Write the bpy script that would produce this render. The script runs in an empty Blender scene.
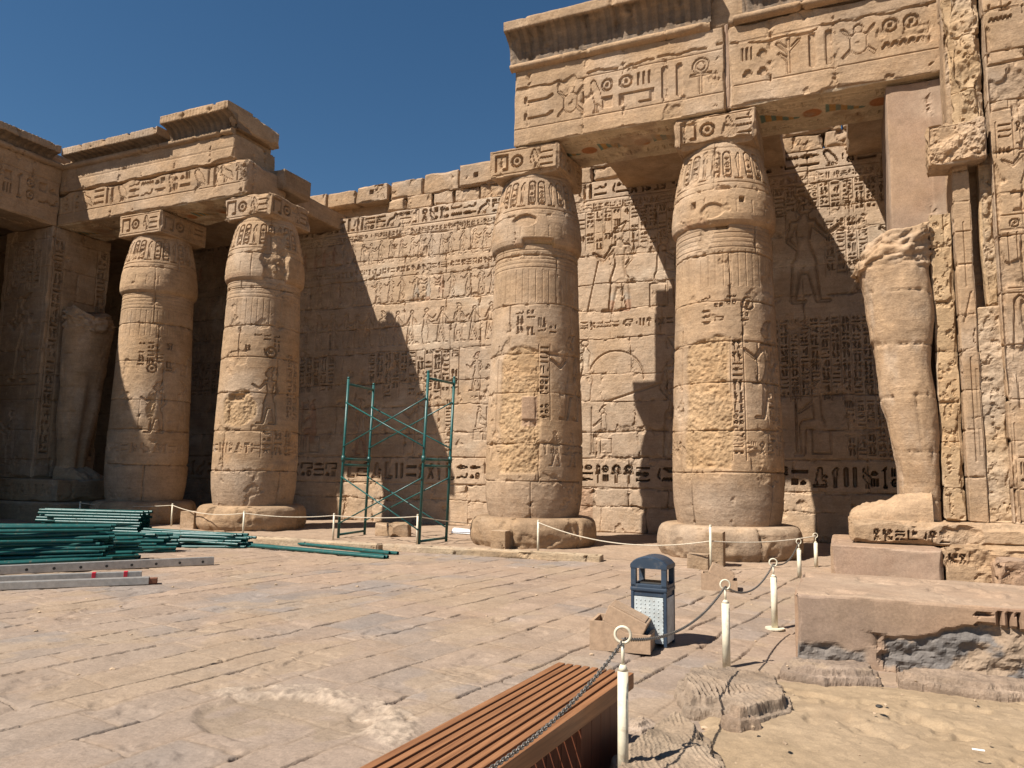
import bpy, bmesh, math, random
import numpy as np
from mathutils import Vector, Matrix

# ------------------------------------------------------------------ camera, world, sun
S = bpy.context.scene
COL = S.collection
YAW, PITCH, ROLL = math.radians(23.808), math.radians(6.683), math.radians(0.8527)
CAMH = 1.616
fw = Vector((-math.sin(YAW) * math.cos(PITCH), math.cos(YAW) * math.cos(PITCH), math.sin(PITCH)))
rt = Vector((math.cos(YAW), math.sin(YAW), 0)); up = rt.cross(fw)
r2 = rt * math.cos(ROLL) + up * math.sin(ROLL)
u2 = -rt * math.sin(ROLL) + up * math.cos(ROLL)
cd = bpy.data.cameras.new('camera'); co = bpy.data.objects.new('camera', cd); COL.objects.link(co)
co.matrix_world = Matrix(((r2.x, u2.x, -fw.x, 0), (r2.y, u2.y, -fw.y, 0), (r2.z, u2.z, -fw.z, CAMH), (0, 0, 0, 1)))
cd.sensor_width = 36; cd.lens = 750.12 * 36 / 1024; cd.clip_start = .05; cd.clip_end = 2000
S.camera = co
SUN_DIR = Vector((.43, .64, -1.0)).normalized()          # direction the light travels
ELEV = math.asin(-SUN_DIR.z)
w = bpy.data.worlds.new('World'); S.world = w; w.use_nodes = True
nt = w.node_tree; nt.nodes.clear()
sky = nt.nodes.new('ShaderNodeTexSky'); sky.sky_type = 'NISHITA'; sky.sun_disc = False
sky.sun_elevation = ELEV; sky.sun_rotation = math.atan2(-SUN_DIR.x, -SUN_DIR.y)
sky.altitude = 300; sky.air_density = 1.0; sky.dust_density = 0.0; sky.ozone_density = 2.2
bg = nt.nodes.new('ShaderNodeBackground'); bg.inputs['Strength'].default_value = .05
wo = nt.nodes.new('ShaderNodeOutputWorld')
hs = nt.nodes.new('ShaderNodeHueSaturation'); hs.inputs['Saturation'].default_value = 1.2; hs.inputs['Hue'].default_value = .496; hs.inputs['Value'].default_value = 0.92
nt.links.new(sky.outputs[0], hs.inputs['Color']); nt.links.new(hs.outputs[0], bg.inputs[0]); nt.links.new(bg.outputs[0], wo.inputs[0])
sl = bpy.data.lights.new('sun', 'SUN'); sl.energy = 5.0; sl.angle = math.radians(.53); sl.color = (1, .93, .84)
so = bpy.data.objects.new('sun', sl); COL.objects.link(so)
so.rotation_euler = SUN_DIR.to_track_quat('-Z', 'Y').to_euler()
S.view_settings.view_transform = 'Standard'; S.view_settings.look = 'None'
S.view_settings.exposure = 0.82; S.view_settings.gamma = 1

# ------------------------------------------------------------------ noise
_rng = np.random.default_rng(7)
_T = _rng.random((512, 512)).astype(np.float32)
def n2(u, v, seed=0):
    u = u + seed * 17.31; v = v + seed * 9.77
    iu = np.floor(u).astype(np.int64); iv = np.floor(v).astype(np.int64)
    fu = (u - iu).astype(np.float32); fv = (v - iv).astype(np.float32)
    fu = fu * fu * (3 - 2 * fu); fv = fv * fv * (3 - 2 * fv)
    a = _T[iv & 511, iu & 511]; b = _T[iv & 511, (iu + 1) & 511]
    c = _T[(iv + 1) & 511, iu & 511]; d = _T[(iv + 1) & 511, (iu + 1) & 511]
    return (a + (b - a) * fu) * (1 - fv) + (c + (d - c) * fu) * fv
def fbm(u, v, octv=4, seed=0, gain=.5):
    s = 0; a = 1; t = 0
    for i in range(octv):
        s = s + a * n2(u, v, seed + i * 3); t += a; a *= gain; u = u * 2.03; v = v * 2.03
    return s / t
def n3(p, sc, seed=0):
    return (n2(p[..., 0] * sc, p[..., 1] * sc, seed) + n2(p[..., 1] * sc, p[..., 2] * sc, seed + 5) + n2(p[..., 2] * sc, p[..., 0] * sc, seed + 11)) / 3
def sst(a, b, x):
    t = np.clip((x - a) / (b - a), 0, 1); return t * t * (3 - 2 * t)

# ------------------------------------------------------------------ materials
def new_mat(name):
    m = bpy.data.materials.new(name); m.use_nodes = True
    n = m.node_tree; b = n.nodes['Principled BSDF']; return m, n, b
def stone_mat(name, bump=.7, fine=26., rough=.95, var=.22, streak=.10, blotch=.5, gain=(.87, .865, .86)):
    m, n, b = new_mat(name); L = n.links.new
    at = n.nodes.new('ShaderNodeAttribute'); at.attribute_name = 'Col'
    ge = n.nodes.new('ShaderNodeNewGeometry')
    def noise(scale, det, ro, vec=None):
        q = n.nodes.new('ShaderNodeTexNoise'); q.inputs['Scale'].default_value = scale; q.inputs['Detail'].default_value = det; q.inputs['Roughness'].default_value = ro
        L(vec or ge.outputs['Position'], q.inputs['Vector']); return q.outputs['Fac']
    def ramp(v, a, b_, lo, hi):
        r = n.nodes.new('ShaderNodeMapRange'); r.inputs['From Min'].default_value = a; r.inputs['From Max'].default_value = b_
        r.inputs['To Min'].default_value = lo; r.inputs['To Max'].default_value = hi; L(v, r.inputs['Value']); return r.outputs[0]
    def math_(op, x, y):
        q = n.nodes.new('ShaderNodeMath'); q.operation = op
        for i, v in enumerate((x, y)):
            if isinstance(v, (int, float)): q.inputs[i].default_value = v
            else: L(v, q.inputs[i])
        return q.outputs[0]
    mp = n.nodes.new('ShaderNodeMapping'); mp.inputs['Scale'].default_value = (1.3, 1.3, 14); L(ge.outputs['Position'], mp.inputs['Vector'])
    big = noise(2.4, 10, .72); fin = noise(fine, 8, .78); stk = noise(1., 6, .6, mp.outputs[0]); blo = noise(1.1, 8, .7); mid = noise(9., 6, .7)
    k = math_('MULTIPLY', ramp(big, .3, .7, 1 - var, 1 + var), ramp(fin, .25, .75, .74, 1.26))
    k = math_('MULTIPLY', k, ramp(stk, .3, .7, 1 - streak, 1 + streak)); k = math_('MULTIPLY', k, ramp(mid, .3, .7, .90, 1.10))
    vm = n.nodes.new('ShaderNodeVectorMath'); vm.operation = 'SCALE'; gn = n.nodes.new('ShaderNodeVectorMath'); gn.operation = 'MULTIPLY'; gn.inputs[1].default_value = gain; L(at.outputs['Color'], gn.inputs[0]); L(gn.outputs[0], vm.inputs[0]); L(k, vm.inputs['Scale'])
    rust = n.nodes.new('ShaderNodeVectorMath'); rust.operation = 'MULTIPLY'; L(vm.outputs[0], rust.inputs[0]); rust.inputs[1].default_value = (.95, .83, .69)
    pale = n.nodes.new('ShaderNodeVectorMath'); pale.operation = 'MULTIPLY'; L(vm.outputs[0], pale.inputs[0]); pale.inputs[1].default_value = (1.14, 1.20, 1.26)
    m1 = n.nodes.new('ShaderNodeMix'); m1.data_type = 'RGBA'; L(ramp(blo, .52, .72, 0, blotch), m1.inputs['Factor']); L(vm.outputs[0], m1.inputs['A']); L(rust.outputs[0], m1.inputs['B'])
    m2 = n.nodes.new('ShaderNodeMix'); m2.data_type = 'RGBA'; L(ramp(blo, .46, .30, 0, blotch), m2.inputs['Factor']); L(m1.outputs['Result'], m2.inputs['A']); L(pale.outputs[0], m2.inputs['B'])
    L(m2.outputs['Result'], b.inputs['Base Color'])
    hgt = math_('ADD', math_('MULTIPLY', fin, .45), math_('ADD', math_('MULTIPLY', mid, 1.0), math_('MULTIPLY', stk, streak * 4)))
    bp = n.nodes.new('ShaderNodeBump'); bp.inputs['Strength'].default_value = bump; bp.inputs['Distance'].default_value = .035
    L(hgt, bp.inputs['Height']); L(bp.outputs[0], b.inputs['Normal'])
    b.inputs['Roughness'].default_value = rough; b.inputs['Specular IOR Level'].default_value = .15
    return m
def flat_mat(name, c, rough=.5, metal=0, nscale=0, namp=.1, bump=0, spec=.4):
    m, n, b = new_mat(name)
    b.inputs['Base Color'].default_value = (*c, 1); b.inputs['Roughness'].default_value = rough
    b.inputs['Metallic'].default_value = metal; b.inputs['Specular IOR Level'].default_value = spec
    if nscale:
        tc = n.nodes.new('ShaderNodeTexCoord'); t = n.nodes.new('ShaderNodeTexNoise')
        t.inputs['Scale'].default_value = nscale; t.inputs['Detail'].default_value = 6; t.inputs['Roughness'].default_value = .65
        n.links.new(tc.outputs['Object'], t.inputs['Vector'])
        r = n.nodes.new('ShaderNodeMapRange'); r.inputs['From Min'].default_value = .3; r.inputs['From Max'].default_value = .7
        r.inputs['To Min'].default_value = 1 - namp; r.inputs['To Max'].default_value = 1 + namp
        n.links.new(t.outputs['Fac'], r.inputs['Value'])
        v = n.nodes.new('ShaderNodeVectorMath'); v.operation = 'SCALE'; v.inputs[0].default_value = c
        n.links.new(r.outputs[0], v.inputs['Scale']); n.links.new(v.outputs[0], b.inputs['Base Color'])
        if bump:
            bp = n.nodes.new('ShaderNodeBump'); bp.inputs['Strength'].default_value = bump; bp.inputs['Distance'].default_value = .01
            n.links.new(t.outputs['Fac'], bp.inputs['Height']); n.links.new(bp.outputs[0], b.inputs['Normal'])
    return m
def worn_mat(name, c, c2, rough, scale, lo, hi, amt=.8):
    m = flat_mat(name, c, rough, 0, scale * .5, .22, .15); n = m.node_tree; b = n.nodes['Principled BSDF']
    src = b.inputs['Base Color'].links[0].from_socket
    ge = n.nodes.new('ShaderNodeNewGeometry'); t = n.nodes.new('ShaderNodeTexNoise'); t.inputs['Scale'].default_value = scale; t.inputs['Detail'].default_value = 8; t.inputs['Roughness'].default_value = .72
    n.links.new(ge.outputs['Position'], t.inputs['Vector'])
    r = n.nodes.new('ShaderNodeMapRange'); r.inputs['From Min'].default_value = lo; r.inputs['From Max'].default_value = hi; r.inputs['To Max'].default_value = amt
    n.links.new(t.outputs['Fac'], r.inputs['Value'])
    mx = n.nodes.new('ShaderNodeMix'); mx.data_type = 'RGBA'; n.links.new(r.outputs[0], mx.inputs['Factor']); n.links.new(src, mx.inputs['A']); mx.inputs['B'].default_value = (*c2, 1)
    n.links.new(mx.outputs['Result'], b.inputs['Base Color'])
    r2 = n.nodes.new('ShaderNodeMapRange'); r2.inputs['From Min'].default_value = lo; r2.inputs['From Max'].default_value = hi; r2.inputs['To Min'].default_value = rough; r2.inputs['To Max'].default_value = .9
    n.links.new(t.outputs['Fac'], r2.inputs['Value']); n.links.new(r2.outputs[0], b.inputs['Roughness'])
    return m
def wood_mat(name, c1, c2, scale=(40, 1.6, 40)):
    m, n, b = new_mat(name)
    tc = n.nodes.new('ShaderNodeTexCoord'); mp = n.nodes.new('ShaderNodeMapping'); mp.inputs['Scale'].default_value = scale
    t = n.nodes.new('ShaderNodeTexNoise'); t.inputs['Scale'].default_value = 1; t.inputs['Detail'].default_value = 7; t.inputs['Roughness'].default_value = .6; t.inputs['Distortion'].default_value = .6
    n.links.new(tc.outputs['Object'], mp.inputs['Vector']); n.links.new(mp.outputs[0], t.inputs['Vector'])
    cr = n.nodes.new('ShaderNodeValToRGB'); cr.color_ramp.elements[0].position = .32; cr.color_ramp.elements[1].position = .68
    cr.color_ramp.elements[0].color = (*c1, 1); cr.color_ramp.elements[1].color = (*c2, 1)
    n.links.new(t.outputs['Fac'], cr.inputs[0]); n.links.new(cr.outputs[0], b.inputs['Base Color'])
    bp = n.nodes.new('ShaderNodeBump'); bp.inputs['Strength'].default_value = .15; bp.inputs['Distance'].default_value = .004
    n.links.new(t.outputs['Fac'], bp.inputs['Height']); n.links.new(bp.outputs[0], b.inputs['Normal'])
    b.inputs['Roughness'].default_value = .5; b.inputs['Specular IOR Level'].default_value = .35
    return m
M = {}
M['stone'] = stone_mat('sandstone')
M['paving'] = stone_mat('paving_stone', bump=.42, fine=34, var=.14, streak=0, blotch=.35, gain=(.74, .735, .74))
M['plaster'] = stone_mat('repair_plaster', bump=.18, fine=40, var=.14, streak=.03, blotch=.35, gain=(.80, .80, .80))
M['sand'] = stone_mat('sand', bump=.6, fine=85, var=.10, streak=0, blotch=.2, gain=(.78, .77, .78))
M['rock'] = stone_mat('layered_rock', bump=.7, fine=45, var=.2, streak=.05, gain=(.80, .79, .80))
M['green'] = worn_mat('green_paint', (.009, .076, .070), (.13, .085, .05), .38, 14., .56, .70, .75)
M['cream'] = worn_mat('cream_paint', (.62, .565, .43), (.33, .24, .15), .45, 16., .54, .72, .7)
M['chain'] = flat_mat('chain_steel', (.20, .185, .165), .5, .6, 30, .3)
M['rope'] = flat_mat('rope', (.50, .43, .33), .9, 0, 60, .3)
M['bluegrey'] = worn_mat('blue_grey_plastic', (.026, .042, .066), (.16, .135, .11), .45, 11., .55, .75, .45)
M['panel'] = worn_mat('pale_studded_panel', (.40, .44, .44), (.28, .22, .16), .5, 12., .5, .75, .6)
M['alu'] = flat_mat('aluminium', (.42, .40, .37), .45, .6, 14, .2)
M['red'] = flat_mat('red_tape', (.45, .02, .04), .5)
M['white'] = flat_mat('white_sheet', (.75, .74, .72), .6, 0, 8, .1)
M['brown'] = flat_mat('brown_box', (.34, .235, .155), .85, 0, 22, .2, .2, .2)
M['wood'] = wood_mat('bench_wood', (.15, .062, .026), (.31, .145, .066))
M['wood_dark'] = wood_mat('bench_leg_wood', (.085, .024, .012), (.15, .048, .022), (30, 30, 1.4))
M['timber'] = flat_mat('weathered_timber', (.36, .29, .20), .9, 0, 14, .35, .5, .2)
M['dark'] = flat_mat('dark_litter', (.03, .028, .025), .6)

# ------------------------------------------------------------------ object helpers
def tag(o, label=None, cat=None, group=None, kind=None):
    if label: o['label'] = label
    if cat: o['category'] = cat
    if group: o['group'] = group
    if kind: o['kind'] = kind
    return o
def empty(name, loc, label, cat, group=None, rz=0):
    o = bpy.data.objects.new(name, None); COL.objects.link(o); o.location = loc; o.rotation_euler = (0, 0, rz)
    o.empty_display_size = .2
    return tag(o, label, cat, group)
def link(name, me, mat, parent=None):
    if mat and not me.materials: me.materials.append(mat)
    o = bpy.data.objects.new(name, me); COL.objects.link(o)
    if parent is not None:
        o.parent = parent
    return o
def mesh_np(name, V, F, C=None, smooth=True):
    me = bpy.data.meshes.new(name)
    V = np.ascontiguousarray(V, dtype=np.float32); F = np.ascontiguousarray(F, dtype=np.int32)
    me.vertices.add(len(V)); me.vertices.foreach_set('co', V.ravel())
    nf = len(F); me.loops.add(nf * 4); me.loops.foreach_set('vertex_index', F.ravel())
    me.polygons.add(nf); me.polygons.foreach_set('loop_start', np.arange(0, nf * 4, 4, dtype=np.int32))
    me.polygons.foreach_set('use_smooth', np.full(nf, smooth, dtype=bool))
    if C is not None:
        a = me.attributes.new('Col', 'FLOAT_COLOR', 'POINT')
        c4 = np.ones((len(V), 4), np.float32); c4[:, :3] = np.clip(C, .002, 1)
        a.data.foreach_set('color', c4.ravel())
    me.update(calc_edges=True); me.validate()
    return me
def grid_faces(ny, nx, off=0, wrap=False, flip=False):
    i = np.arange(ny * nx).reshape(ny, nx) + off
    if wrap: i = np.concatenate([i, i[:, :1]], 1)
    f = np.stack([i[:-1, :-1], i[:-1, 1:], i[1:, 1:], i[1:, :-1]], -1).reshape(-1, 4)
    return f[:, ::-1] if flip else f
def bm_obj(name, bm, mat, parent=None, smooth=False):
    me = bpy.data.meshes.new(name); bmesh.ops.recalc_face_normals(bm, faces=bm.faces)
    bm.to_mesh(me); bm.free()
    if smooth:
        for p in me.polygons: p.use_smooth = True
    return link(name, me, mat, parent)
def bbox(bm, x0, x1, y0, y1, z0, z1, bev=0, mat=None):
    r = bmesh.ops.create_cube(bm, size=1)
    vs = r['verts']
    for v in vs: v.co = Vector(((x0 + x1) / 2 + v.co.x * (x1 - x0), (y0 + y1) / 2 + v.co.y * (y1 - y0), (z0 + z1) / 2 + v.co.z * (z1 - z0)))
    if bev:
        es = list({e for v in vs for e in v.link_edges})
        rr = bmesh.ops.bevel(bm, geom=es, offset=bev, segments=2, affect='EDGES', profile=.6)
        vs = list({v for f in rr['faces'] for v in f.verts} | {v for v in vs if v.is_valid})
    if mat is not None:
        for v in vs: v.co = mat @ v.co
    return vs
def tube(bm, p0, p1, r, seg=8, r1=None, cap=True):
    p0 = Vector(p0); p1 = Vector(p1); d = p1 - p0
    q = d.to_track_quat('Z', 'Y').to_matrix().to_4x4(); q.translation = (p0 + p1) / 2
    bmesh.ops.create_cone(bm, cap_ends=cap, segments=seg, radius1=r, radius2=r if r1 is None else r1, depth=d.length, matrix=q)
def path_tube(bm, pts, r, seg=6):
    pts = [Vector(p) for p in pts]; rings = []
    for i, p in enumerate(pts):
        t = (pts[min(i + 1, len(pts) - 1)] - pts[max(i - 1, 0)]).normalized()
        a = t.cross(Vector((0, 0, 1)));
        if a.length < .01: a = Vector((1, 0, 0))
        a.normalize(); b = a.cross(t)
        rings.append([bm.verts.new(p + a * (r * math.cos(k * 2 * math.pi / seg)) + b * (r * math.sin(k * 2 * math.pi / seg))) for k in range(seg)])
    for A, B in zip(rings, rings[1:]):
        for k in range(seg): bm.faces.new((A[k], A[(k + 1) % seg], B[(k + 1) % seg], B[k]))
def torus_bm(bm, mtx, R, r, nR=20, nr=8, sx=1.):
    g = [[bm.verts.new(mtx @ Vector(((R + r * math.cos(b)) * math.cos(a) * sx, (R + r * math.cos(b)) * math.sin(a), r * math.sin(b)))) for b in [2 * math.pi * j / nr for j in range(nr)]] for a in [2 * math.pi * i / nR for i in range(nR)]]
    for i in range(nR):
        for j in range(nr): bm.faces.new((g[i][j], g[(i + 1) % nR][j], g[(i + 1) % nR][(j + 1) % nr], g[i][(j + 1) % nr]))

# ------------------------------------------------------------------ carved signs (signed distance to capsules)
GL = {
 'reed': (.42, [('t', .5, .02, .05, .5, .45, .10), ('t', .5, .45, .22, .55, .9, .10)]),
 'water': (1.9, [('s', .02 + i * .19, .35 + .3 * (i % 2), .02 + (i + 1) * .19, .35 + .3 * ((i + 1) % 2), .08) for i in range(10)]),
 'sun': (1., [('o', .5, .5, .40, .07), ('d', .5, .5, .13)]),
 'owl': (.85, [('t', .30, .80, .17, .52, .45, .22), ('t', .5, .5, .22, .85, .12, .06), ('s', .42, .3, .40, .03, .04), ('s', .55, .28, .54, .03, .04), ('s', .30, .03, .60, .03, .035)]),
 'vulture': (.95, [('t', .22, .85, .10, .28, .6, .09), ('t', .30, .55, .18, .62, .38, .20), ('t', .62, .36, .16, .95, .08, .06), ('s', .40, .3, .38, .03, .04), ('s', .55, .24, .53, .03, .04), ('s', .10, .80, .2, .86, .04)]),
 'mouth': (2.4, [('t', .06, .5, .06, .6, .5, .30), ('t', .6, .5, .30, 2.3, .5, .06)]),
 'basket': (2., [('b', .05, .55, 1.95, .75), ('t', .5, .55, .15, 1.5, .55, .15), ('t', .8, .42, .22, 1.2, .42, .22)]),
 'ankh': (.55, [('o', .275, .76, .16, .06), ('s', .275, .58, .275, .03, .055), ('s', .05, .52, .5, .52, .05)]),
 'feather': (.40, [('t', .2, .03, .05, .2, .7, .11), ('t', .2, .7, .13, .27, .88, .08)]),
 'man': (.75, [('d', .42, .84, .12), ('t', .40, .66, .14, .38, .34, .18), ('t', .38, .2, .14, .62, .22, .10), ('s', .45, .6, .72, .5, .05), ('s', .12, .06, .66, .06, .06), ('s', .62, .3, .62, .06, .06)]),
 'str3': (1.1, [('s', .15 + i * .38, .12, .15 + i * .38, .88, .08) for i in range(3)]),
 'str2': (.7, [('s', .15 + i * .38, .12, .15 + i * .38, .88, .08) for i in range(2)]),
 'bar': (2.4, [('b', .05, .34, 2.35, .66)]),
 'house': (1.3, [('s', .1, .1, .1, .88, .07), ('s', .1, .88, 1.2, .88, .07), ('s', 1.2, .88, 1.2, .1, .07), ('s', 1.2, .1, .8, .1, .07)]),
 'snake': (1.8, [('s', .05, .2, .5, .2, .07), ('s', .5, .2, .8, .45, .07), ('s', .8, .45, 1.2, .2, .07), ('s', 1.2, .2, 1.55, .3, .07), ('t', 1.55, .3, .07, 1.65, .75, .11)]),
 'arm': (2., [('s', .1, .4, 1.6, .4, .09), ('s', .1, .4, .1, .75, .09), ('t', 1.6, .4, .09, 1.9, .6, .12)]),
 'leg': (.7, [('s', .25, .95, .25, .2, .11), ('s', .2, .1, .6, .1, .09)]),
 'loaf': (1., [('t', .25, .3, .15, .75, .3, .15), ('d', .5, .38, .28)]),
 'stool': (.8, [('b', .08, .1, .72, .9)]),
 'djed': (.5, [('s', .25, .04, .25, .95, .07), ('s', .06, .58, .44, .58, .04), ('s', .06, .7, .44, .7, .04), ('s', .06, .82, .44, .82, .04), ('s', .06, .94, .44, .94, .04)]),
 'was': (.4, [('s', .22, .06, .22, .9, .05), ('s', .08, .84, .34, .94, .05), ('s', .1, .04, .22, .12, .04), ('s', .34, .04, .22, .12, .04)]),
 'scarab': (.8, [('t', .4, .35, .2, .4, .55, .2), ('d', .4, .82, .12), ('s', .05, .85, .25, .6, .04), ('s', .75, .85, .55, .6, .04), ('s', .05, .12, .25, .35, .04), ('s', .75, .12, .55, .35, .04)]),
 'rope': (.5, [('o', .25, .75, .15, .05), ('s', .2, .62, .4, .1, .05), ('s', .3, .62, .1, .1, .05)]),
 'sedge': (.6, [('s', .3, .03, .3, .9, .05), ('s', .3, .6, .05, .85, .05), ('s', .3, .6, .55, .85, .05), ('s', .3, .35, .08, .55, .045)]),
 'eye': (1.9, [('s', .1, .5, .7, .8, .06), ('s', .7, .8, 1.8, .5, .06), ('s', .1, .5, .7, .25, .06), ('s', .7, .25, 1.8, .5, .06), ('d', .8, .52, .18)]),
}
TALL = ['reed', 'owl', 'vulture', 'ankh', 'feather', 'man', 'str2', 'leg', 'djed', 'was', 'scarab', 'rope', 'sedge', 'reed', 'owl', 'man']
WIDE = ['water', 'mouth', 'basket', 'bar', 'snake', 'arm', 'eye', 'house', 'water', 'bar']
SMALL = ['sun', 'loaf', 'stool', 'str3', 'sun', 'loaf']
FIG = {   # height-1 figures facing left; SDF capsules
 'king': (.62, [('t', .30, .87, .055, .33, .86, .06), ('t', .33, .93, .05, .40, 1.0, .02), ('t', .33, .80, .035, .34, .74, .06), ('t', .26, .73, .035, .43, .73, .035), ('t', .34, .70, .075, .345, .56, .055),
          ('t', .34, .52, .06, .33, .36, .10), ('t', .29, .36, .05, .24, .04, .028), ('t', .40, .36, .05, .44, .04, .028), ('s', .24, .02, .15, .02, .018), ('s', .44, .02, .35, .02, .018),
          ('t', .26, .72, .028, .16, .60, .022), ('t', .16, .60, .022, .05, .68, .018), ('t', .43, .72, .028, .47, .58, .022), ('t', .47, .58, .022, .40, .50, .02)]),
 'offer': (.6, [('t', .30, .88, .05, .33, .87, .055), ('t', .33, .79, .03, .34, .72, .06), ('t', .34, .70, .07, .345, .54, .05), ('t', .34, .5, .06, .34, .30, .11), ('t', .34, .3, .1, .34, .06, .08),
           ('s', .32, .02, .2, .02, .018), ('t', .28, .72, .026, .14, .64, .02), ('t', .14, .64, .02, .04, .74, .018), ('t', .38, .68, .026, .18, .54, .02), ('t', .18, .54, .02, .08, .58, .018)]),
 'walk': (.5, [('d', .24, .90, .055), ('t', .25, .80, .05, .27, .55, .06), ('t', .27, .52, .055, .16, .05, .02), ('t', .29, .52, .055, .38, .05, .02), ('s', .16, .02, .08, .02, .018), ('s', .38, .02, .30, .02, .018),
          ('t', .22, .76, .025, .08, .60, .018), ('t', .30, .76, .025, .40, .58, .018)]),
 'god': (.62, [('d', .3, .88, .06), ('s', .3, .95, .36, 1.0, .02), ('t', .33, .78, .06, .35, .5, .06), ('t', .35, .42, .09, .18, .42, .06), ('t', .16, .40, .05, .16, .06, .035), ('s', .16, .03, .06, .03, .02),
         ('b', .26, .03, .50, .34), ('t', .28, .7, .03, .12, .58, .02), ('s', .08, .06, .08, .95, .014)]),
}
def raster(prims, asp, n):
    nx = max(4, int(n * asp)); y, x = np.mgrid[0:n, 0:nx]; x = (x + .5) / n; y = (y + .5) / n
    d = np.full(x.shape, 9., np.float32)
    for p in prims:
        k = p[0]
        if k == 'd': q = np.hypot(x - p[1], y - p[2]) - p[3]
        elif k == 'o': q = np.abs(np.hypot(x - p[1], y - p[2]) - p[3]) - p[4]
        elif k == 'b':
            cx, cy = (p[1] + p[3]) / 2, (p[2] + p[4]) / 2
            q = np.maximum(np.abs(x - cx) - (p[3] - p[1]) / 2, np.abs(y - cy) - (p[4] - p[2]) / 2)
        else:
            if k == 's': x0, y0, x1, y1, r0 = p[1:]; r1 = r0
            else: x0, y0, r0, x1, y1, r1 = p[1:]
            dx, dy = x1 - x0, y1 - y0; L = dx * dx + dy * dy + 1e-9
            t = np.clip(((x - x0) * dx + (y - y0) * dy) / L, 0, 1)
            q = np.hypot(x - x0 - t * dx, y - y0 - t * dy) - (r0 + (r1 - r0) * t)
        d = np.minimum(d, q)
    return d
GR = {k: raster(v[1], v[0], 48) for k, v in GL.items()}
FR = {k: raster(v[1], v[0], 160) for k, v in FIG.items()}
class Field:
    """depth field over a rectangle, u to the right, v up"""
    def __init__(s, u0, u1, v0, v1, res):
        s.u0, s.v0 = u0, v0; s.nu = max(2, int(round((u1 - u0) / res)) + 1); s.nv = max(2, int(round((v1 - v0) / res)) + 1)
        s.u1, s.v1 = u1, v1; s.u = np.linspace(u0, u1, s.nu); s.v = np.linspace(v0, v1, s.nv)
        s.du = (u1 - u0) / (s.nu - 1); s.dv = (v1 - v0) / (s.nv - 1)
        s.U, s.V = np.meshgrid(s.u, s.v); s.H = np.zeros((s.nv, s.nu), np.float32); s.K = np.zeros((s.nv, s.nu), np.float32)
    def sdf(s, R, n, asp, u, v, w, h, depth, mode='fill', flip=False, edge=None):
        i0 = max(0, int((u - s.u0) / s.du)); i1 = min(s.nu, int((u + w - s.u0) / s.du) + 2)
        j0 = max(0, int((v - s.v0) / s.dv)); j1 = min(s.nv, int((v + h - s.v0) / s.dv) + 2)
        if i1 <= i0 or j1 <= j0: return
        fu = (s.U[j0:j1, i0:i1] - u) / w; fv = (s.V[j0:j1, i0:i1] - v) / h
        if flip: fu = 1 - fu
        gx = np.clip(fu * R.shape[1] - .5, 0, R.shape[1] - 1.001); gy = np.clip(fv * R.shape[0] - .5, 0, R.shape[0] - 1.001)
        ix = gx.astype(int); iy = gy.astype(int); ax = gx - ix; ay = gy - iy
        d = (R[iy, ix] * (1 - ax) + R[iy, ix + 1] * ax) * (1 - ay) + (R[iy + 1, ix] * (1 - ax) + R[iy + 1, ix + 1] * ax) * ay
        d = d * h; depth = depth * 1.45
        e = edge or s.du * .7
        inside = (fu >= 0) & (fu <= 1) & (fv >= 0) & (fv <= 1)
        if mode == 'fill': q = depth * sst(e * .55, -e * .45, d)
        else:
            wb = h * (.035 if mode == 'fig' else .055)
            q = depth * (.66 if mode == 'fig' else .85) * sst(e * .6, -e * .6, d) * (1 - .72 * sst(0, wb, -d))
        q = q * inside
        s.H[j0:j1, i0:i1] = np.maximum(s.H[j0:j1, i0:i1], q)
        if mode == 'fig': s.K[j0:j1, i0:i1] = np.maximum(s.K[j0:j1, i0:i1], sst(e, -e, d) * inside)
    def glyph(s, g, u, v, w, h, depth, flip=False): s.sdf(GR[g], 48, GL[g][0], u, v, w, h, depth, 'sunk' if h > .3 and g in TALL and g not in ('str2', 'was', 'djed') else 'fill', flip)
    def fig(s, g, u, v, h, depth, flip=False, w=None): s.sdf(FR[g], 160, FIG[g][0], u, v, w or h * FIG[g][0], h, depth, 'fig', flip)
    def box(s, u0, u1, v0, v1, d): 
        e = s.du * .6
        q = d * sst(-e, e, np.minimum(np.minimum(s.U - u0, u1 - s.U), np.minimum(s.V - v0, v1 - s.V)))
        s.H = np.maximum(s.H, q)
    def line(s, u0, v0, u1, v1, r, d):
        dx, dy = u1 - u0, v1 - v0; L = dx * dx + dy * dy + 1e-9
        pad = r * 3 + s.du * 2
        i0 = max(0, int((min(u0, u1) - pad - s.u0) / s.du)); i1 = min(s.nu, int((max(u0, u1) + pad - s.u0) / s.du) + 2)
        j0 = max(0, int((min(v0, v1) - pad - s.v0) / s.dv)); j1 = min(s.nv, int((max(v0, v1) + pad - s.v0) / s.dv) + 2)
        if i1 <= i0 or j1 <= j0: return
        U, V = s.U[j0:j1, i0:i1], s.V[j0:j1, i0:i1]
        t = np.clip(((U - u0) * dx + (V - v0) * dy) / L, 0, 1)
        q = np.hypot(U - u0 - t * dx, V - v0 - t * dy)
        s.H[j0:j1, i0:i1] = np.maximum(s.H[j0:j1, i0:i1], d * sst(r + s.du * .6, max(0, r - s.du * .6), q))
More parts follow.
